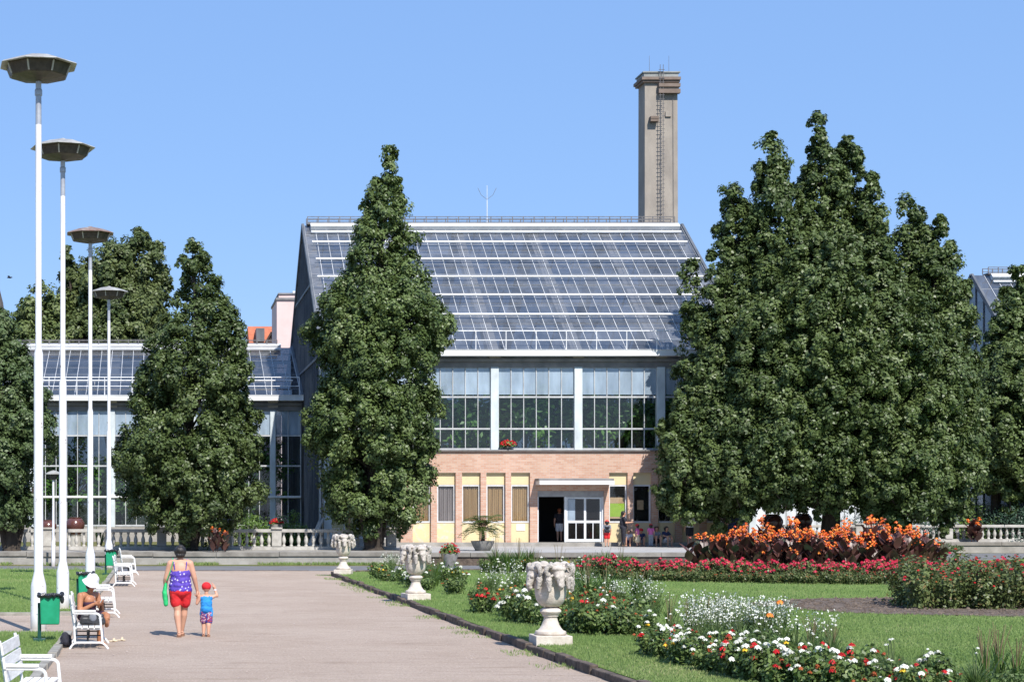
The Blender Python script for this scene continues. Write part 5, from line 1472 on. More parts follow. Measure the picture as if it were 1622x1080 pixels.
def squatter(label, x, Y, z, h, rz, top, low, hat=None, hair='hair_black', skin='skin'):
    """sitting low on the step, knees up; h = full standing height"""
    k = h / 1.65
    t = thing('person', label, 'person', (x, Y, z), 'people')
    c, s = math.cos(rz), math.sin(rz)
    def L(a, b, u): return (x + (a * c - b * s) * k, Y + (a * s + b * c) * k, z + u * k)
    sk = []
    for sx in (-1, 1):
        sk += [('c', L(sx * .09, 0, .27), .1 * k, L(sx * .13, .38, .5), .066 * k), ('c', L(sx * .13, .38, .5), .062 * k, L(sx * .12, .36, .08), .04 * k), ('c', L(sx * .12, .34, .035), .036 * k, L(sx * .13, .5, .03), .032 * k),
               ('c', L(sx * .18, 0, .76), .055 * k, L(sx * .24, .16, .58), .042 * k), ('c', L(sx * .24, .16, .58), .042 * k, L(sx * .12, .36, .57), .03 * k)]
        sk += [('c', L(sx * (.12 - .016 * i), .37, .58), .012 * k, L(sx * (.1 - .016 * i), .44, .55), .01 * k) for i in range(4)] + [('c', L(sx * .12, .36, .6), .012 * k, L(sx * .07, .39, .62), .01 * k)]
    sk += [('e', L(0, 0, .3), (.175 * k, .16 * k, .14 * k)), ('e', L(0, .02, .54), (.155 * k, .125 * k, .24 * k)), ('c', L(-.13, .02, .75), .07 * k, L(.13, .02, .75), .07 * k), ('c', L(0, .03, .77), .052 * k, L(0, .06, .88), .05 * k)]
    hs = 1.0 if h > 1.4 else 1.3
    fc = Vector((-s, c, -.15)); hc_ = L(0, .08, .96)
    sk += head(hc_, .095 * k * hs, fc)[0]
    blob('body', sk, M[skin], t, .013, 2)
    face_bits(t, hc_, .095 * k * hs, fc)
    blob('hair', [('e', L(0, .045, .985), (.104 * k * hs,) * 3), ('c', L(0, .02, .95), .07 * k * hs, L(0, .0, .86), .05 * k * hs)], M[hair], t, .014, 2)
    blob('top', [('e', L(0, .02, .54), (.172 * k, .142 * k, .25 * k)), ('c', L(-.13, .02, .745), .078 * k, L(.13, .02, .745), .078 * k)] + [('c', L(sx * .18, 0, .76), .064 * k, L(sx * .22, .1, .65), .056 * k) for sx in (-1, 1)], M[top], t, .014, 2)
    blob('shorts', [('e', L(0, 0, .3), (.188 * k, .172 * k, .13 * k))] + [('c', L(sx * .09, 0, .28), .112 * k, L(sx * .12, .26, .43), .09 * k) for sx in (-1, 1)], M[low], t, .014, 2)
    if hat:
        cp = blob('cap', [('e', L(0, .06, 1.02), (.107 * k * hs, .107 * k * hs, .085 * k * hs))], M[hat], t, .014, 1)
        mb = MB(); mb.beam(L(0, .12, 1.0), L(0, .27, .98), .15 * k, .012); mb.build('visor', M[hat], cp)
    return t
Yp = 78.7; zp = .50
def px_(x): return wx(x, Yp)
_, Lb, kb = stander('boy in red cap and red shorts with dark backpack standing by the door', px_(961.5), Yp, zp, 1.16, R(-10), 'cl_grey', 'cl_red', 'shorts', hat='cl_red')
pack('dark backpack on the boy standing by the glass door', Lb, kb, 'cl_dark')
stander('dark haired woman in long black clothes standing by the green poster', px_(987.5), Yp, zp, 1.6, R(-95), 'cl_dark', 'cl_dark', 'trousers', arm=True)
stander('small child in pink top and pale skirt with red cap beside the woman in black', px_(1008.5), Yp - .1, zp, 1.0, R(60), 'cl_pink', 'cl_cream', 'skirt', hat='cl_red', arm=True)
squatter('child in white top crouching close behind the woman in black', px_(999), Yp + .35, zp, 1.15, R(160), 'cl_white', 'cl_navy')
squatter('child in grey shorts and red cap seated between the two pink tops', px_(1019), Yp + .4, zp, 1.2, R(175), 'cl_navy', 'cl_grey', hat='cl_red')
stander('child in brighter pink top with red hat and grey trousers seen from behind', px_(1029.5), Yp - .15, zp, 1.0, R(-15), 'cl_pink', 'cl_grey', 'trousers', hat='cl_red')
squatter('person in grey top sitting in the tree shade under the dark window', px_(1042.5), Yp + .35, zp, 1.35, R(185), 'cl_grey', 'cl_dark')
squatter('person in blue clothes sitting at the shaded right end of the step', px_(1058), Yp + .35, zp, 1.35, R(200), 'cl_navy', 'cl_white')
stander('person in white top and dark shorts standing at the shaded wall end', px_(1091.5), Yp - .1, zp, 1.6, R(20), 'cl_white', 'cl_dark', 'shorts')
stander('person in blue shirt standing behind the cannas, left of a pair', wx(1160, 78), 78, zp, 1.72, R(150), 'cl_navy', 'cl_navy', 'trousers')
_, Lb, kb = stander('person in dark shirt standing behind the cannas, right of a pair', wx(1177, 78), 78.1, zp, 1.68, R(10), 'cl_dark', 'cl_navy', 'trousers')
pack('grey backpack on the person standing behind the cannas', Lb, kb, 'cl_grey')
stander('red haired girl in white shorts standing inside the dark open doorway', wx(886, 81.2), 81.2, .67, 1.55, R(0), 'cl_dark', 'cl_white', 'shorts', hair='hair_red')
# ================================================================ trees
def sil_tree(name, label, Y, base_px, sil, seed, mat='leaf_oak', leaf=.19, per=58, dens=1.0, trunk_r=.3, zb=.49, group=None, depth=.9, cr=(.5, 1.15), extra=(), multi=0):
    """crown from a silhouette read off the photo [(y, xl, xr)], filled as a solid of real depth"""
    rng = np.random.default_rng(seed); rr = random.Random(seed)
    base = (wx(base_px, Y), Y, zb)
    t = thing(name, label, 'tree', base, group)
    zs = np.array([wz(y + 16 * (sil[-1][0] - y) / (sil[-1][0] - sil[0][0]), Y) for y, a, b in sil]); xl = np.array([wx(a, Y) for y, a, b in sil]); xr = np.array([wx(b, Y) for y, a, b in sil])
    o = np.argsort(zs); zs, xl, xr = zs[o], xl[o], xr[o]
    W = lambda z: np.interp(z, zs, xr) - np.interp(z, zs, xl)
    Cx = lambda z: (np.interp(z, zs, xr) + np.interp(z, zs, xl)) / 2
    zz = np.linspace(zs[0], zs[-1], 200)
    p = W(zz) + .5; p /= p.sum()
    n = 4200
    z = rng.choice(zz, n, p=p) + rng.normal(size=n) * .15
    th = rng.random(n) * 2 * math.pi
    w = W(z) / 2
    rc = (cr[0] + (cr[1] - cr[0]) * rng.random(n) ** 1.4) * np.clip(.35 + w / 2.4, .42, 1.0)
    lump = np.array([mnoise.noise(Vector((math.cos(q) * 1.1 + seed * 3.7, math.sin(q) * 1.1, h * .42))) + .5 * mnoise.noise(Vector((math.cos(q) * 2.6 + seed, math.sin(q) * 2.6, h * .95 + 9))) for q, h in zip(th, z)])
    w = w * np.clip(.94 + .38 * lump, .66, 1.0)
    rad = np.maximum(0, w * (.74 + .36 * rng.random(n)) - rc * .92)
    inner = rng.random(n) < .12
    rad[inner] *= .5
    cx = Cx(z)
    c = np.stack([cx + np.cos(th) * rad, Y + np.sin(th) * rad * depth, z - rc * .25], axis=1)
    ax = np.stack([cx * .7 + base[0] * .3, np.full_like(z, Y), z - .5], axis=1)
    keep = spaced(c, rc, .44 / dens)
    keep = keep[(lump[keep] > -.52) | inner[keep]]
    c, ax, rc, z = c[keep], ax[keep], rc[keep], z[keep]
    ok = c[:, 2] > zb + .8
    P, N, S, tn = boughs_to_leaves(c[ok], rc[ok], ax[ok], rng, 13, per, leaf)
    leaf_mesh('crown', P, N, S, M[mat], t, .62, seed, tn)
    wood = MB()
    ztop = zs[-1] - .6
    path = [(base[0], Y, zb - .1), (base[0], Y, zb + .2)]
    for k in range(1, 8):
        h = zb + (ztop - zb) * k / 7
        f = k / 7
        path.append((base[0] * (1 - f) + float(Cx(h)) * f + rr.uniform(-.1, .1), Y + rr.uniform(-.1, .1), h))
    wood.tube(path, [trunk_r * 1.45] + [trunk_r * (1.05 - .95 * k / 7) + .015 for k in range(8)], 10)
    for m in range(multi):
        a = 2 * math.pi * m / max(1, multi) + .4
        e = Vector((base[0] + math.cos(a) * 1.3, Y + math.sin(a) * 1.1, zb + 3.4))
        wood.tube([(base[0] + math.cos(a) * .2, Y + math.sin(a) * .2, zb - .05), Vector((base[0] + math.cos(a) * .5, Y + math.sin(a) * .5, zb + 1.2)), e], [trunk_r * .5, trunk_r * .38, .05], 7)
    for i in rng.choice(len(z), min(len(z), 110), replace=False):
        e = Vector(c[i]); h0 = max(zb + 1.2, e.z - rr.uniform(.6, 2.0))
        f = (h0 - zb) / (ztop - zb)
        s0 = Vector((base[0] * (1 - f) + float(Cx(h0)) * f, Y, h0))
        wood.tube([s0, s0.lerp(e, .5) + Vector((0, 0, .12)), e], [.03 + trunk_r * .22 * (1 - f), .03, .01], 5, cap=False)
    wood.build('trunk', M['bark'], t)
    return t
sil_tree('columnar_oak', 'tall narrow pyramid oak left of the brick entrance, in front of the glass', 73, 592,
         [(238, 612, 622), (262, 598, 634), (290, 578, 646), (330, 556, 656), (370, 556, 662), (400, 546, 664), (430, 538, 682), (455, 522, 692), (478, 488, 704), (500, 474, 712), (530, 480, 713), (570, 494, 708), (610, 492, 700), (640, 486, 698), (690, 480, 692), (720, 496, 688), (760, 505, 688), (790, 508, 684), (815, 530, 672), (838, 556, 640)], 11,
         leaf=.14, per=46, trunk_r=.34, multi=4, group='oaks in front of the greenhouses')
sil_tree('columnar_oak', 'broad pyramid oak in front of the left wing, beyond the walking woman', 72.6, 300,
         [(372, 296, 312), (400, 276, 338), (430, 262, 356), (470, 252, 372), (505, 240, 388), (530, 224, 402), (560, 214, 404), (590, 206, 410), (620, 200, 414), (650, 204, 414), (690, 186, 418), (720, 178, 420), (750, 184, 424), (780, 196, 422), (810, 212, 408), (835, 236, 372)], 12,
         leaf=.14, per=46, trunk_r=.3, mat='leaf_oak', dens=.9, multi=2, group='oaks in front of the greenhouses')
sil_tree('oak', 'dark oak cut off by the left edge, behind the tallest lamp post', 72.2, 18,
         [(474, -30, 10), (500, -60, 36), (540, -80, 52), (580, -90, 62), (620, -95, 78), (660, -95, 92), (700, -90, 88), (740, -85, 84), (780, -70, 78), (820, -50, 60)], 13,
         leaf=.14, per=46, trunk_r=.3, mat='leaf_oak2', multi=2, group='oaks in front of the greenhouses')
def lob(Y, tip, base, r, sh='s', dy=0.0):
    """leader from photo pixels (tip, base) at depth Y + dy"""
    y2 = Y + dy
    return (wx(base[0], y2), y2, wz(base[1], y2), wx(tip[0], y2), y2 + dy * .1, wz(tip[1], y2), r, sh)
Y3 = 78.0
tree('big_oak', 'largest oak with several upright leaders behind the orange cannas', (wx(1316, Y3), Y3, 0.0), [
    lob(Y3, (1298, 200), (1312, 640), 2.16), lob(Y3, (1344, 226), (1340, 640), 2.34, dy=.6), lob(Y3, (1218, 222), (1268, 620), 2.16, dy=-.6), lob(Y3, (1380, 296), (1370, 640), 1.85, dy=-.4),
    lob(Y3, (1160, 304), (1212, 680), 2.16, dy=.2), lob(Y3, (1446, 334), (1410, 690), 2.22, dy=.5), lob(Y3, (1488, 366), (1456, 720), 2.09, dy=-.2), lob(Y3, (1508, 424), (1476, 760), 2.22, dy=.6),
    lob(Y3, (1130, 430), (1180, 790), 1.87, dy=-1.0), lob(Y3, (1092, 452), (1138, 800), 1.65, dy=-.4), lob(Y3, (1522, 540), (1496, 800), 1.61, dy=.3),
    lob(Y3, (1300, 380), (1300, 800), 2.4, 'o', -2.0), lob(Y3, (1230, 440), (1225, 790), 2.3, 'o', -1.4), lob(Y3, (1390, 430), (1380, 812), 2.4, 'o', -1.6), lob(Y3, (1446, 520), (1442, 816), 2.2, 'o', -1.0),
    lob(Y3, (1340, 420), (1330, 780), 2.4, 'o', 2.2), lob(Y3, (1150, 600), (1146, 822), 1.9, 'o', -.6), lob(Y3, (1092, 640), (1088, 822), 1.5, 'o', -.8), lob(Y3, (1502, 610), (1496, 826), 1.6, 'o', -.4), lob(Y3, (1250, 640), (1240, 796), 1.8, 'o', -2.4), lob(Y3, (1180, 640), (1176, 812), 1.5, 'o', -1.8), lob(Y3, (1420, 690), (1420, 830), 1.7, 'o', -2.6)],
    leaf=.155, per=46, dens=1.0, trunk_r=.42, mat='leaf_oak', seed=21, group='oaks in front of the greenhouses', fork=(wx(1318, Y3), Y3, 2.6), cr=(.5, 1.1))
Y4 = 91.5
tree('oak', 'slender oak at the right edge of the photo before the far pavilion', (wx(1574, Y4), Y4, .49), [
    lob(Y4, (1612, 438), (1596, 700), 2.0), lob(Y4, (1640, 420), (1630, 740), 2.3, dy=.5), lob(Y4, (1586, 520), (1582, 770), 1.3), lob(Y4, (1606, 560), (1600, 790), 2.0, 'o', -.8), lob(Y4, (1650, 560), (1650, 800), 2.3, 'o'), lob(Y4, (1566, 640), (1566, 776), 1.1, 'o', -.4)],
    leaf=.17, per=44, dens=1.0, trunk_r=.22, mat='leaf_oak', seed=22, group='oaks in front of the greenhouses', fork=(wx(1576, Y4), Y4, 3.2), cr=(.5, 1.0))
YF_ = 121.0
def far_tree(label, blobs, basex, seed, mat='leaf_far'):
    return tree('broadleaf_tree', label, (wx(basex, YF_), YF_, 0), [lob(YF_, *b) for b in blobs], leaf=.25, per=44, dens=1.0, trunk_r=.5, mat=mat, seed=seed, group='trees behind the left wing', fork=(wx(basex, YF_), YF_, 6), cr=(.8, 1.6))
far_tree('tallest of the far trees, with ragged olive green crown behind the left wing', [((222, 374), (215, 520), 1.9, 'o', 0), ((246, 398), (235, 560), 1.3, 'o', .5), ((178, 392), (180, 560), 2.2, 'o', -.5), ((140, 428), (146, 570), 2.2, 'o', 1), ((205, 470), (200, 610), 3.0, 'o', -1), ((150, 500), (150, 620), 2.6, 'o', -1), ((106, 398), (116, 500), .9, 'o', 0), ((240, 480), (238, 600), 1.8, 'o', 0)], 180, 31)
far_tree('lower olive green tree behind the left wing, between the first two lamp posts', [((66, 466), (72, 600), 2.0, 'o', 0), ((104, 474), (108, 610), 2.0, 'o', .8), ((44, 506), (46, 610), 1.5, 'o', -.6), ((80, 530), (80, 640), 2.6, 'o', -1)], 80, 32)

# ---- small conifers, shrubs on the terrace
def shrub(name, label, cat, x, Y, z, rx, rz, mat, n, leaf, seed, flat=1.0, group=None):
    rng = np.random.default_rng(seed)
    t = thing(name, label, cat, (x, Y, z), group)
    k = max(10, int(n / 60))
    d = rng.normal(size=(k, 3)); d /= np.linalg.norm(d, axis=1, keepdims=True); d[:, 2] = np.abs(d[:, 2])
    c = d * np.array([rx, rx * .8, rz]) * (.45 + .5 * rng.random((k, 1)) ** .5) + np.array([x, Y, z + .1])
    ax = np.repeat(np.array([[x, Y, z]]), k, 0)
    P, N, S, tn = clumps_to_leaves(c, np.full(k, min(rx, rz) * .34), ax, 60, leaf, rng)
    P[:, 2] = np.maximum(P[:, 2], z + .02)
    leaf_mesh('foliage', P, N, S, M[mat], t, .4, seed, tn)
    w = MB()
    for i in range(0, k, 2): w.tube([(x, Y, z - .03), (x + (c[i][0] - x) * .5, Y + (c[i][1] - Y) * .5, z + (c[i][2] - z) * .6), tuple(c[i])], [.05, .03, .01], 5, cap=False)
    w.build('stems', M['bark'], t)
    return t
shrub('juniper', 'bright green spreading juniper on the left terrace beside the red potted flower', 'shrub', wx(395, 77), 77, .49, 1.3, 1.5, 'leaf_juniper', 3400, .11, 41, group='junipers on the terrace')
shrub('juniper', 'bright green feathery juniper by the foot of the palm house wall', 'shrub', wx(458, 77.5), 77.5, .49, .85, 1.6, 'leaf_juniper', 2800, .11, 42, group='junipers on the terrace')
shrub('cedar_bush', 'blue green cedar bush under the slender oak at the right edge', 'shrub', wx(1600, 91), 91, .49, 2.0, 1.9, 'leaf_cedar', 4500, .13, 43)
shrub('cedar_bush', 'light green conifer bush behind the balustrade under the big oak', 'shrub', wx(1520, 92.2), 92.2, .49, 2.2, 2.3, 'leaf_juniper', 4800, .14, 44)
shrub('cedar_bush', 'dark conifer thicket behind the balustrade in the shade of the big oak', 'shrub', wx(1420, 91.4), 91.4, .49, 3.0, 2.2, 'leaf_cedar', 5500, .14, 45)
shrub('hedge', 'low dark hedge bush in shade at the foot of the pale right wall', 'shrub', wx(1500, 86.9), 87.2, .0, 1.1, .42, 'leaf_oak2', 1500, .1, 46)
shrub('shrub', 'dark shrub in shade behind the cannas by the big jars', 'shrub', wx(1256, 80), 80.5, .49, .6, .9, 'leaf_oak2', 1200, .12, 47)

# ---- plants inside the palm house, seen through the panes
def inside(label, x, Y, z, h, r, seed, dens=1.0):
    rng = np.random.default_rng(seed)
    t = thing('indoor_tree', label, 'indoor plant', (x, Y, z), 'tropical plants inside the palm house')
    k = int(26 * dens)
    d = rng.normal(size=(k, 3)); d /= np.linalg.norm(d, axis=1, keepdims=True)
    c = d * np.array([r, r * .8, h * .42]) * rng.random((k, 1)) ** .4 + np.array([x, Y, z + h * .58])
    P, N, S, tn = clumps_to_leaves(c, np.full(k, .55), np.repeat([[x, Y, z + h * .4]], k, 0), 42, .3, rng)
    P[:, 1] = np.maximum(P[:, 1], 80.5)
    leaf_mesh('foliage', P, N, S, M['leaf_inside'], t, .45, seed, tn)
    w = MB(); w.tube([(x, Y, z - .02), (x + .1, Y, z + h * .3), (x, Y + .1, z + h * .75)], [.12, .09, .03], 7)
    for i in range(0, k, 3): w.tube([(x, Y, z + h * .35), tuple(c[i])], [.04, .012], 5, cap=False)
    w.build('trunk', M['bark'], t)
    return t
rr_ = random.Random(77)
names = ['pale', 'dark', 'dense', 'loose', 'tall', 'short', 'leaning', 'broad', 'thin', 'bushy']
xs_ = [8.6, 10.4, 12.4, 14.2, 15.9, 17.4, 19.4, 21.2, 23.0, 24.9]
for i, x in enumerate(xs_):
    on_deck = x > 11
    for q in range(2 if on_deck else 1): inside('leafy tropical plant behind the first-floor panes of the palm house', x + .9 * q, 82.4 + rr_.uniform(-.4, .5) if on_deck else 83, ZS - .03 if on_deck else .5, rr_.uniform(2.2, 3.0) if on_deck else 6.2, 1.2, 100 + i + 60 * q)
for i, x in enumerate((9.5, 13.0, 16.5, 20.0, 23.6)):
    inside('tall tropical tree deep inside the palm house', x, 87.5 + rr_.uniform(-.8, .8), .49, 8.2 + rr_.uniform(-.8, .8), 2.0, 130 + i, 2.2)
for i, x in enumerate((-13.5, -11, -9, -6.8, -4.6, -2.4, -.6, 1.4, 3.4, 5.2)):
    inside('leafy plant behind the panes of the left glass wing', x, 92.3, .49, 5.6 + rr_.uniform(-.8, .8), 1.6, 150 + i, 1.8)

# ---- big glazed jars, pots
def jar(label, x, Y, z, r, ztop):
    t = thing('ceramic_jar', label, 'jar', (x, Y, z), 'big brown glazed jars')
    zb = ztop - r * 1.77
    mb = MB(); mb.lathe([(r * .7, z), (r * .62, z + .06), (r * .55, zb - .06), (r * .62, zb - .002)], 20, (x, Y, 0)); mb.build('pedestal', M['balust'], t)
    z = zb
    mb = MB(); mb.lathe([(r * .55, 0), (r * .8, r * .35), (r, r * .95), (r * .97, r * 1.2), (r * .75, r * 1.58), (r * .6, r * 1.68)], 28, (x, Y, z)); mb.build('body', M['jar'], t, smooth=True)
    mb = MB(); mb.lathe([(r * .6, r * 1.681), (r * .66, r * 1.70), (r * .66, r * 1.76), (r * .52, r * 1.77), (r * .5, r * 1.6)], 28, (x, Y, z)); mb.build('rim', M['jar'], t, smooth=True)
    return t
for (px, Y, top, rpx, lab) in ((119, 77, 819, 15.5, 'brown glazed jar behind the balustrade between the second and third lamp posts'), (76, 77.3, 823, 14, 'brown glazed jar half hidden behind the tallest lamp post'), (359, 76.6, 819, 14, 'brown glazed jar beside the juniper on the left terrace'),
                               (1224, 80, 814, 16, 'brown glazed jar in the tree shade behind the cannas, left of the trunk'), (1272, 80.5, 813, 14.5, 'brown glazed jar beside the big oak trunk behind the cannas')):
    jar(lab, wx(px, Y), Y, .49, rpx * Y / F, wz(top, Y))
def flowers_pot(label, x, Y, z, r, h, bm_, n, seed, mat='bowl', fr=.3, fh=.3, leafn=420):
    t = thing('flower_pot', label, 'flower pot', (x, Y, z), 'potted flowers')
    mb = MB(); mb.lathe([(r * .55, 0), (r * .95, h * .8), (r, h), (r * .85, h), (r * .8, h * .8)], 22, (x, Y, z)); mb.build('pot', M[mat], t, smooth=True)
    rng = np.random.default_rng(seed)
    d = rng.normal(size=(leafn, 3)); d /= np.linalg.norm(d, axis=1, keepdims=True); d[:, 2] = np.abs(d[:, 2])
    P = d * np.array([fr, fr, fh]) * rng.random((leafn, 1)) ** .4 + np.array([x, Y, z + h])
    leaf_mesh('foliage', P, d + np.array([0, 0, .4]) + rng.normal(size=d.shape) * .4, .08 + .05 * rng.random(leafn), M['leaf_bush'], t, .6, seed)
    d = rng.normal(size=(n, 3)); d /= np.linalg.norm(d, axis=1, keepdims=True); d[:, 2] = np.abs(d[:, 2])
    add_blooms(t, d * np.array([fr, fr, fh]) * 1.02 + np.array([x, Y, z + h + .03]), .1, bm_, rng, seed)
    return t
flowers_pot('bright red geranium pot on the ledge in front of the palm house panes', wx(805, 79.95), 79.92, ZS + .012, .15, .16, 'bloom_red', 46, 51, fr=.34, fh=.24)
flowers_pot('small pot of red flowers between the two junipers', wx(438, 75.5), 75.5, .49, .28, 1.05, 'bloom_red', 26, 52, fr=.28, fh=.2)
flowers_pot('low concrete bowl with dark red flowers at the road edge of the forecourt', wx(712, 68.2), 68.2, 0.0, .34, .5, 'bloom_red', 34, 53, fr=.36, fh=.36, leafn=600)
# palm in a wide bowl on the forecourt
Yb_ = 72.0; xb_ = wx(764.5, Yb_)
t = thing('potted_palm', 'fan of thin palm fronds in a wide concrete bowl on the forecourt', 'potted palm', (xb_, Yb_, .5))
mb = MB(); mb.lathe([(.26, .0), (.3, .02), (.40, .2), (.47, .36), (.48, .4), (.44, .4), (.4, .34), (.1, .3)], 28, (xb_, Yb_, .5)); mb.build('bowl', M['bowl'], t, smooth=True)
mb = MB(); mb.tube([(xb_, Yb_, .8), (xb_ + .02, Yb_, 1.1), (xb_, Yb_, 1.32)], [.09, .075, .06], 9); mb.build('trunk', M['bark'], t)
rng = np.random.default_rng(61); rr2 = random.Random(61)
P, N, S, T = [], [], [], []
st = MB()
for i in range(34):
    a = rr2.uniform(0, 6.28); L_ = rr2.uniform(.7, 1.15); el = rr2.uniform(.1, 1.35)
    d = Vector((math.cos(a), math.sin(a), 0)); p = Vector((xb_, Yb_, 1.3)); pts = [p.copy()]
    for k in range(10):
        el2 = el - 1.5 * (k / 10) ** 1.5
        p = p + (d * math.cos(el2) + Vector((0, 0, math.sin(el2)))) * L_ / 10; pts.append(p.copy())
        if k > 2:
            s = Vector((-d.y, d.x, 0))
            for sg in (-1, 1):
                for q in (0, .5):
                    P.append(p + s * sg * .09 + Vector((0, 0, -.03)) - d * q * L_ / 10); T.append(s * sg + d * .6 + Vector((0, 0, -.35))); N.append(Vector((rr2.uniform(-.3, .3), 0, 1))); S.append(.24)
    st.tube(pts[::3] + [pts[-1]], .008, 4, cap=False)
leaf_mesh('fronds', np.array([v[:] for v in P]), np.array([v[:] for v in N]), np.array(S), M['leaf_palm'], t, .17, 5, T=np.array([v[:] for v in T]))
st.build('stalks', M['stem'], t)
# ================================================================ flower beds: every plant a thing of its own
rp = random.Random(99)
ZL = .085
def scatter(protos, spots, label=None, smin=.85, smax=1.15):
    """first uses move the prototypes themselves, later ones are copies"""
    used = set()
    for k, (x, y) in enumerate(spots):
        p = protos[k % len(protos)]
        o = p if id(p) not in used else copy_tree(p)
        used.add(id(p))
        s = rp.uniform(smin, smax)
        place(o, (x, y, ZL), rp.uniform(0, 6.28), (s, s, s * rp.uniform(.9, 1.1)))
def strip(pts, n, jx=.3, jy=.4, z=0.0):
    """n ground spots along a polyline of photo pixels"""
    g = [gp(x, y, ZL) for x, y in pts]
    d = [0.0]
    for a, b in zip(g[:-1], g[1:]): d.append(d[-1] + math.hypot(b[0] - a[0], b[1] - a[1]))
    out = []
    for i in range(n):
        s = (i + rp.uniform(.1, .9)) / n * d[-1]
        for j in range(len(g) - 1):
            if s <= d[j + 1]: break
        u = (s - d[j]) / max(1e-6, d[j + 1] - d[j])
        out.append((g[j][0] + (g[j + 1][0] - g[j][0]) * u + rp.uniform(-jx, jx), g[j][1] + (g[j + 1][1] - g[j][1]) * u + rp.uniform(-jy, jy)))
    return out

# --- orange cannas
def canna(seed, h):
    rng = random.Random(seed); nr = np.random.default_rng(seed)
    t = thing('canna', 'dark leaved canna with orange flowers in the tall back bed', 'flower', (0, 0, 0), 'orange cannas in the tall back bed')
    st = MB(); V, Fc, tn, tips = [], [], [], []
    for i in range(4):
        a = rng.uniform(0, 6.28); r0 = rng.uniform(.03, .2); hh = h * rng.uniform(.72, 1.05)
        bx_, by_ = math.cos(a) * r0, math.sin(a) * r0
        tx, ty = bx_ * 1.6, by_ * 1.6
        st.tube([(bx_, by_, 0), (bx_ * 1.2, by_ * 1.2, hh * .5), (tx, ty, hh)], [.016, .013, .006], 5, cap=False)
        tips.append((tx, ty, hh))
        for j in range(7):
            u = .06 + .1 * j; z0 = hh * u; a2 = a + j * 2.4 + rng.uniform(-.3, .3); L_ = rng.uniform(.42, .62) * (1 - .04 * j)
            d = Vector((math.cos(a2), math.sin(a2), 0)); s = Vector((-d.y, d.x, 0)); p = Vector((bx_ + (tx - bx_) * u, by_ + (ty - by_) * u, z0)); b = len(V); lean = rng.uniform(.25, .6)
            for k in range(6):
                w = .13 * math.sin(math.pi * (.08 + .92 * k / 5.0) ** .8) + .004
                V += [p - s * w + Vector((0, 0, .03)), p, p + s * w + Vector((0, 0, .03))]
                an = lean + .55 * k / 5
                p = p + (d * math.sin(an) + Vector((0, 0, math.cos(an)))) * L_ / 5
            for k in range(5):
                for q in (0, 1): Fc.append((b + 3 * k + q, b + 3 * k + q + 1, b + 3 * k + q + 4, b + 3 * k + q + 3))
                tn += [rng.random()] * 2 if k == 0 else tn[-2:]
    st.build('stems', M['leaf_canna'], t)
    me = bpy.data.meshes.new('foliage'); me.from_pydata([tuple(v) for v in V], [], Fc); me.materials.append(M['leaf_canna'])
    at = me.attributes.new("tint", 'FLOAT', 'FACE'); at.data.foreach_set("value", np.array(tn, dtype=np.float32))
    link_mesh('foliage', me, t, True)
    cs = []
    for (x, y, z) in tips[:3 if seed % 2 else 2]:
        for q in range(5): cs.append((x + rng.uniform(-.07, .07), y + rng.uniform(-.07, .07), z - .12 + q * .04 + rng.uniform(-.03, .03)))
    add_blooms(t, np.array(cs[::2]), .115, 'bloom_orange', nr, seed, 4); add_blooms(t, np.array(cs[1::2]), .11, 'bloom_flame', nr, seed + 5, 4)
    t2 = [(x + rng.uniform(-.1, .1), y, z - .12) for x, y, z in tips]
    add_blooms(t, np.array(t2), .09, 'bloom_salmon', nr, seed + 1, 4)
    return t
cannas = [canna(200 + i, h) for i, h in enumerate((1.66, 1.42, 1.32, 1.54))]
spots = []
for i in range(125):
    u = rp.random(); v = rp.random()
    x = 17.35 + 6.75 * u; half = 1.8 * math.sqrt(max(.08, 1 - (2 * u - 1) ** 2))
    spots.append((x, 56.0 + (v * 2 - 1) * half))
spots += [(24.3 + .3 * i, 56.3 + .2 * i) for i in range(2)] + [(16.9, 56.2)]
scatter(cannas, spots, smin=.82, smax=1.08)
# --- pink-red roses in front of them
roses = [bush_proto('rose_bush', 'pink red rose bush in the band along the front of the cannas', 'flower', .36, .62, 'leaf_rose', 520, .075, [('bloom_pinkred', 15, .11), ('bloom_salmon', 2, .08)], 300 + i, 'pink red roses before the cannas') for i in range(4)]
sp = []
for row, dy in enumerate((0, .55, 1.1)):
    n = 34
    for i in range(n):
        u = (i + rp.uniform(.2, .8)) / n
        sp.append((13.2 + 13.0 * u, 52.9 + dy - 1.5 * math.sin(math.pi * u) + 1.6 * (1 - u) ** 3 * 1.5))
scatter(roses, sp, smin=.8, smax=1.1)
# --- paler low foliage edging in front of the roses
edge = [bush_proto('edging_bush', 'low yellow green edging bush along the lawn side of the red roses', 'shrub', .3, .36, 'leaf_rose', 420, .06, [('bloom_rust', 3, .05)], 320 + i, 'low edging bushes before the roses') for i in range(2)]
scatter(edge, [(13.5 + 12.6 * (i + rp.random()) / 44, 52.3 - 1.5 * math.sin(math.pi * (i + .5) / 44) + 2.2 * (1 - i / 44) ** 3 + rp.uniform(-.15, .15)) for i in range(44)], smin=.8, smax=1.1)
# --- big loose rose bed on the right, on bare soil
big = [bush_proto('rose_bush', 'tall loose rose bush with small red blooms in the bare soil bed on the right', 'flower', .62, 1.12, 'leaf_rose', 1300, .085, [('bloom_pinkred', 5, .085), ('bloom_red', 5, .07), ('bloom_rust', 5, .06)], 340 + i, 'tall rose bushes in the right bed') for i in range(4)]
sp = []
for row, (dy, x0) in enumerate(((0, 0), (.8, .1), (1.6, .3), (2.4, .8))):
    for i in range(12): sp.append((16.75 + x0 + .62 * i + rp.uniform(-.12, .12), 39.1 + dy + rp.uniform(-.15, .15) - .12 * i * (row == 0) * .5))
scatter(big, sp, smin=.85, smax=1.1)

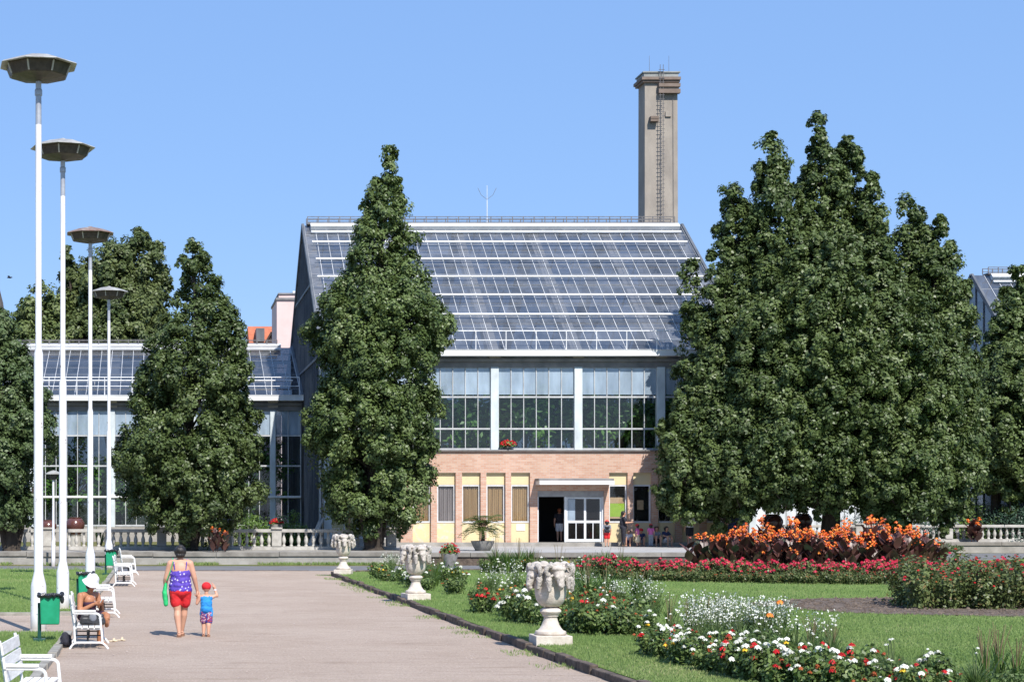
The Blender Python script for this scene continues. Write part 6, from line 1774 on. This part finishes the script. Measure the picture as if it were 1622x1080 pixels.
# --- mixed bushes along the path (white, red and yellow dahlias)
G1 = 'mixed flowering bushes along the lawn edge'
mixw = bush_proto('flower_bush', 'leafy bush with white dahlias among the mixed beds', 'flower', .4, .62, 'leaf_bush', 700, .075, [('bloom_white', 6, .12)], 400, G1)
mixr = bush_proto('flower_bush', 'leafy bush with deep red dahlias among the mixed beds', 'flower', .4, .66, 'leaf_bush', 700, .075, [('bloom_red', 6, .11), ('bloom_rust', 2, .07)], 401, G1)
mixy = bush_proto('flower_bush', 'leafy bush with a few yellow and white blooms among the mixed beds', 'flower', .38, .52, 'leaf_bush', 650, .07, [('bloom_yellow', 4, .09), ('bloom_white', 3, .1), ('bloom_rust', 3, .07)], 402, G1)
mixg = bush_proto('flower_bush', 'plain leafy bush almost without blooms among the mixed beds', 'shrub', .4, .6, 'leaf_bush', 760, .08, [('bloom_rust', 2, .06)], 403, G1)
sp = []
sp += strip([(606, 916), (640, 924), (690, 938), (752, 944)], 9, .25, 1.2)          # behind the middle urn
sp += strip([(640, 912), (700, 920), (770, 930)], 7, .4, 1.2)
sp += strip([(752, 966), (800, 976), (850, 990)], 8, .18, .5)                          # left of the nearest urn
sp += strip([(770, 952), (840, 962), (880, 970)], 5, .3, .8)
sp += strip([(890, 1000), (940, 1003), (1022, 1002)], 12, .2, .5)                       # right of the nearest urn
sp += strip([(900, 980), (960, 985), (1020, 984)], 7, .25, .6)
protos = [mixg, mixw, mixg, mixr, mixy, mixg, mixw, mixr]
rp.shuffle(sp)
scatter(protos, sp, smin=.75, smax=1.08)
# front bed of white and red dahlias
G2 = 'white and red dahlias in the front bed'
fw = bush_proto('dahlia', 'white dahlia bush in the front bed at the bottom of the photo', 'flower', .3, .5, 'leaf_bush', 620, .065, [('bloom_white', 11, .085)], 420, G2)
fr_ = bush_proto('dahlia', 'red dahlia bush in the front bed at the bottom of the photo', 'flower', .28, .46, 'leaf_bush', 620, .065, [('bloom_red', 6, .085), ('bloom_white', 2, .085), ('bloom_rust', 2, .06)], 421, G2)
fy = bush_proto('dahlia', 'white and yellow dahlia bush in the front bed at the bottom of the photo', 'flower', .28, .46, 'leaf_bush', 620, .065, [('bloom_white', 5, .1), ('bloom_yellow', 4, .08)], 422, G2)
fg = bush_proto('dahlia', 'rust flowered low leafy bush in the front bed at the bottom of the photo', 'flower', .28, .36, 'leaf_bush', 620, .065, [('bloom_rust', 5, .07), ('bloom_red', 2, .08)], 423, G2)
sp = strip([(1030, 1038), (1100, 1056), (1200, 1078), (1330, 1096), (1500, 1114)], 19, .1, .2) + strip([(1040, 1024), (1130, 1040), (1250, 1062), (1400, 1080), (1500, 1092)], 14, .14, .28) + strip([(1160, 1072), (1280, 1092), (1460, 1112)], 9, .12, .2)
rp.shuffle(sp)
scatter([fw, fr_, fw, fg, fy, fw, fr_, fg], sp, smin=.85, smax=1.12)
# --- daylilies and other strap leaved clumps
G3 = 'strap leaved clumps in the beds'
dl = strap_proto('daylily', 'arching green strap leaved clump with thin stalks in the mixed beds', 'plant', 95, .85, .03, 'leaf_strap', 440, G3, .7, (), 6)
dl2 = strap_proto('daylily', 'dense dark green strap leaved clump in the mixed beds', 'plant', 110, .7, .028, 'leaf_strap', 441, G3, .6, (), 3)
dp = strap_proto('daylily', 'small yellowing strap leaved clump beside the red blooms right of the nearest urn', 'plant', 50, .5, .03, 'leaf_pale', 442, None, .6)
x, y = gp(972, 985, ZL); place(dp, (x, y - .3, ZL), .4, 1.0)
sp = strip([(905, 926), (925, 930), (790, 905), (815, 906), (830, 904)], 1, 0, 0)
sp = [gp(*q, ZL) for q in ((785, 906), (803, 908), (822, 906), (838, 905), (905, 940), (925, 942), (885, 936), (690, 928), (660, 922), (960, 962), (930, 966), (1010, 962), (850, 930), (960, 905), (985, 906), (940, 903))]
scatter([dl, dl2], sp, smin=.8, smax=1.15)
do = strap_proto('daylily', 'tall thin stalks with one orange bloom behind the white dahlias', 'flower', 30, .5, .02, 'leaf_strap', 445, None, .6, [('bloom_orange', 2, .12)], 2)
x, y = gp(1238, 1030, ZL); place(do, (x, y, ZL), 2.0, (1, 1, 1.05))
dk = strap_proto('seed_stalks', 'bundle of tall bare seed stalks rising behind the white dahlias', 'plant', 24, .45, .018, 'leaf_strap', 446, 'bare seed stalks in the beds', .5, (), 9)
scatter([dk], [gp(*q, ZL) for q in ((1285, 1040), (1318, 1046), (1120, 1010), (1140, 1000), (1582, 1075), (1560, 1085), (1610, 1080), (880, 950), (700, 905), (1060, 1000), (1090, 1004))], smin=.85, smax=1.1)
# low fine-leaved filling between the bushes of the mixed beds
G5 = 'fine leaved filling plants in the beds'
f1 = strap_proto('filling_plant', 'low fine leaved green clump filling gaps of the mixed beds', 'plant', 130, .42, .014, 'leaf_fine', 480, G5, .75, [('bloom_white', 2, .045)], 5)
f2 = bush_proto('filling_plant', 'low pale green cushion filling gaps of the mixed beds', 'plant', .34, .34, 'leaf_fine', 620, .055, [('bloom_white', 1, .05), ('bloom_rust', 2, .05)], 481, G5)
sp = strip([(612, 914), (650, 922), (700, 932), (770, 938)], 13, .3, 1.6) + strip([(760, 956), (820, 966), (890, 976)], 12, .3, 1.0) + strip([(895, 985), (960, 990), (1030, 990)], 12, .3, .9)
sp += strip([(1050, 1026), (1130, 1036), (1230, 1048), (1330, 1064)], 20, .2, .4) + strip([(900, 942), (960, 950), (1040, 970)], 8, .3, 1.0) + strip([(1380, 1084), (1480, 1094), (1600, 1098)], 6, .2, .3)
scatter([f1, f2, f1], sp, smin=.8, smax=1.2)
# far bushes of the back strip along the road (x 900-1000) 
scatter([copy_tree(mixg), copy_tree(mixw), copy_tree(mixy)], strip([(770, 906), (850, 905), (920, 904), (1000, 903)], 20, .3, .7), smin=.75, smax=1.0)
# --- gaura: clouds of tiny white flowers on hair-thin stems
def gaura(seed, h, n):
    rng = random.Random(seed); nr = np.random.default_rng(seed)
    t = thing('gaura', 'airy clump of hair thin stems with tiny white flowers in the mixed beds', 'flower', (0, 0, 0), 'airy white flowered clumps')
    st = MB(); tips = []
    for i in range(n):
        a = rng.uniform(0, 6.28); q = rng.uniform(.05, .45); hh = h * rng.uniform(.6, 1.1)
        e = Vector((math.cos(a) * q, math.sin(a) * q, hh))
        st.tube([(math.cos(a) * q * .2, math.sin(a) * q * .2, 0), e * .6 + Vector((0, 0, .08)), e], [.004, .003, .002], 3, cap=False)
        for k in range(3): tips.append(e * rng.uniform(.72, 1.0) + Vector((rng.uniform(-.03, .03), rng.uniform(-.03, .03), 0)))
    st.build('stems', M['stem'], t)
    m = len(tips)
    C = np.array([v[:] for v in tips]); leaf_mesh('blossoms', C + nr.normal(size=(m, 3)) * .012, nr.normal(size=(m, 3)), np.full(m, .034), M['bloom_white'], t, .8, seed)
    k = 420; i = nr.integers(0, m, k)
    P = C[i] * (nr.random((k, 1)) ** 1.2 * .75); leaf_mesh('foliage', P + nr.normal(size=(k, 3)) * .03, nr.normal(size=(k, 3)), np.full(k, .07), M['leaf_fine'], t, .3, seed)
    return t
ga = [gaura(460 + i, h, 38) for i, h in enumerate((.62, .75, .68))]
sp = strip([(1075, 1020), (1120, 1018), (1190, 1022), (1265, 1030)], 15, .2, .9) + strip([(1080, 1000), (1180, 1002), (1255, 1008)], 8, .25, .9) + strip([(760, 934), (820, 940), (905, 960)], 5, .3, 1.0) + strip([(905, 960), (990, 965), (1050, 975)], 5, .3, 1.0) + strip([(610, 905), (640, 908)], 3, .3, .6)
scatter(ga, sp, smin=.85, smax=1.1)
# --- dark canna clumps standing on the retaining walls and roadside
def dark_canna(label, x, y, z, s):
    o = copy_tree(cannas[1]); o['label'] = label; o['group'] = 'single dark cannas by the walls'
    return place(o, (x, y, z), rp.uniform(0, 6), s)
Yd = 70.2
dark_canna('dark leaved canna clump on top of the left retaining wall beyond the walking boy', wx(340, Yd), Yd, .5, .78)
dark_canna('dark leaved canna clump right beside it on the wall with few orange blooms', wx(356, Yd), Yd + .3, .5, .66)
Yd = 88.9
dark_canna('lone dark leaved canna clump before the right balustrade', wx(1545, Yd), Yd, .49, (1.3, 1.3, .95))
# agave-like pale plants behind the left balustrade
ag = strap_proto('agave', 'pale upright agave behind the balustrade near the third lamp post', 'plant', 22, .95, .09, 'leaf_strap', 470, None, .12)
place(ag, (wx(157, 76.2), 76.2, .49), 0, 1.0)

# ================================================================ grass blades and small stones (uncountable)
rng = np.random.default_rng(7)
def inside_poly(px, py, poly):
    r = np.zeros(len(px), bool); n = len(poly)
    for i in range(n):
        x1, y1 = poly[i]; x2, y2 = poly[(i + 1) % n]
        c = ((y1 > py) != (y2 > py)) & (px < (x2 - x1) * (py - y1) / (y2 - y1 + 1e-12) + x1)
        r ^= c
    return r
def blades(name, n, sampler, z, size, mat, seed):
    X, Y = sampler(n)
    m = len(X)
    r = np.random.default_rng(seed)
    T = np.stack([r.normal(size=m) * .45, r.normal(size=m) * .45, np.ones(m)], axis=1)
    N = np.stack([r.normal(size=m), r.normal(size=m), r.normal(size=m) * .2], axis=1)
    S = size * (.6 + .8 * r.random(m)) * (.75 + .010 * Y)
    patch = np.array([mnoise.noise(Vector((a * .35, b * .35, 0))) for a, b in zip(X, Y)])
    tint = np.clip(.42 + patch * .55 + r.normal(size=m) * .22, 0, 1)
    o = leaf_mesh(name, np.stack([X, Y, np.full(m, z) + S * .28], axis=1), N, S, M[mat], None, .2, seed, tint, 0, T)
    return tag(o, kind='stuff')
def samp_r(n):
    # more blades near the camera, where they show
    u = rng.random(n); Y = 1 / (1 / 22.5 + u * (1 / 66 - 1 / 22.5)); X = 5.8 + (rng.random(n)) * (Y * .49 - 5.8)
    ok = inside_poly(X, Y, LAWN_R) & ~inside_poly(X, Y, soil)
    return X[ok], Y[ok]
blades('lawn_grass', 190000, samp_r, ZL, .05, 'grass', 71)
def samp_l(n):
    u = rng.random(n); Y = 1 / (1 / 19 + u * (1 / 65 - 1 / 19)); X = XL - .08 - rng.random(n) * (Y * .093 + .2 - 1.3)
    ok = (Y < 32.4) | (Y > 38.3)
    return X[ok], Y[ok]
blades('lawn_grass', 60000, samp_l, .055, .05, 'grass', 72)
def samp_v(n):
    X = -12 + rng.random(n) * 21.2; Y = 68.45 + rng.random(n) * .7
    ok = np.array([mnoise.noise(Vector((a * .5, b * 1.5, 7))) for a, b in zip(X, Y)]) > .02
    return X[ok], Y[ok]
blades('verge_grass', 7000, samp_v, .03, .10, 'grass', 73)
def samp_k(n):
    # weeds creeping out along the foot of the edging stones
    k = rng.integers(0, 6, n); u = rng.random(n)
    A = np.array(KERB); X = A[k, 0] + (A[k + 1, 0] - A[k, 0]) * u; Y = A[k, 1] + (A[k + 1, 1] - A[k, 1]) * u
    ok = np.array([mnoise.noise(Vector((0, b * .9, 3))) for b in Y]) > .05
    return (X - .08 - rng.random(n) ** 2 * .5)[ok], Y[ok]
blades('path_weeds', 6000, samp_k, .0, .06, 'grass', 74)
n = 3600
u = rng.random(n); Y = 1 / (1 / 22.5 + u * (1 / 62 - 1 / 22.5)); X = -1.6 + rng.random(n) * 7.3
mb = MB()
for a, b in zip(X, Y):
    s = rp.uniform(.005, .013) * (1.6 if rp.random() < .03 else 1)
    z = s * .5
    mb.add([(a - s, b, z), (a, b - s * .8, z), (a + s * .9, b, z), (a, b + s, z), (a, b, z + s * .7), (a, b, 0)], [(0, 1, 4), (1, 2, 4), (2, 3, 4), (3, 0, 4), (1, 0, 5), (2, 1, 5), (3, 2, 5), (0, 3, 5)])
tag(mb.build('path_pebbles', M['pebble']), kind='stuff')
mb = MB()
for i in range(1500):
    a_, q_ = rp.uniform(0, 6.28), math.sqrt(rp.random())
    a, b = 18.6 + 5.3 * q_ * math.cos(a_), 39.9 + 3.55 * q_ * math.sin(a_)
    s = rp.uniform(.02, .06); z = ZL + .02
    mb.add([(a - s, b, z), (a, b - s * .8, z), (a + s * .9, b, z), (a, b + s, z), (a + s * .2, b, z + s * .8), (a, b, z - s * .4)], [(0, 1, 4), (1, 2, 4), (2, 3, 4), (3, 0, 4), (1, 0, 5), (2, 1, 5), (3, 2, 5), (0, 3, 5)])
tag(mb.build('soil_clods', M['soil']), kind='stuff')
# a bird over the far trees
t = thing('bird', 'tiny dark bird flying near the church spire at the left', 'bird', (wx(15, 110), 110, wz(440, 110)))
o_ = Vector(t.location)
mb = MB(); mb.tube([o_ + Vector((-.16, 0, 0)), o_ + Vector((-.08, 0, .02)), o_ + Vector((.05, 0, .01)), o_ + Vector((.14, 0, .03)), o_ + Vector((.19, 0, .02))], [.01, .045, .055, .035, .008], 8); mb.build('body', M['cl_dark'], t, smooth=True)
for s in (-1, 1):
    mb = MB(); q = [o_ + Vector((-.03, s * .03, .02)), o_ + Vector((.07, s * .03, .02)), o_ + Vector((.0, s * .22, .12)), o_ + Vector((-.1, s * .36, .06))]
    mb.add(q + [v + Vector((0, 0, -.012)) for v in q], [(0, 1, 2, 3), (7, 6, 5, 4), (0, 4, 5, 1), (1, 5, 6, 2), (2, 6, 7, 3), (3, 7, 4, 0)]); mb.build('wing', M['cl_dark'], t)
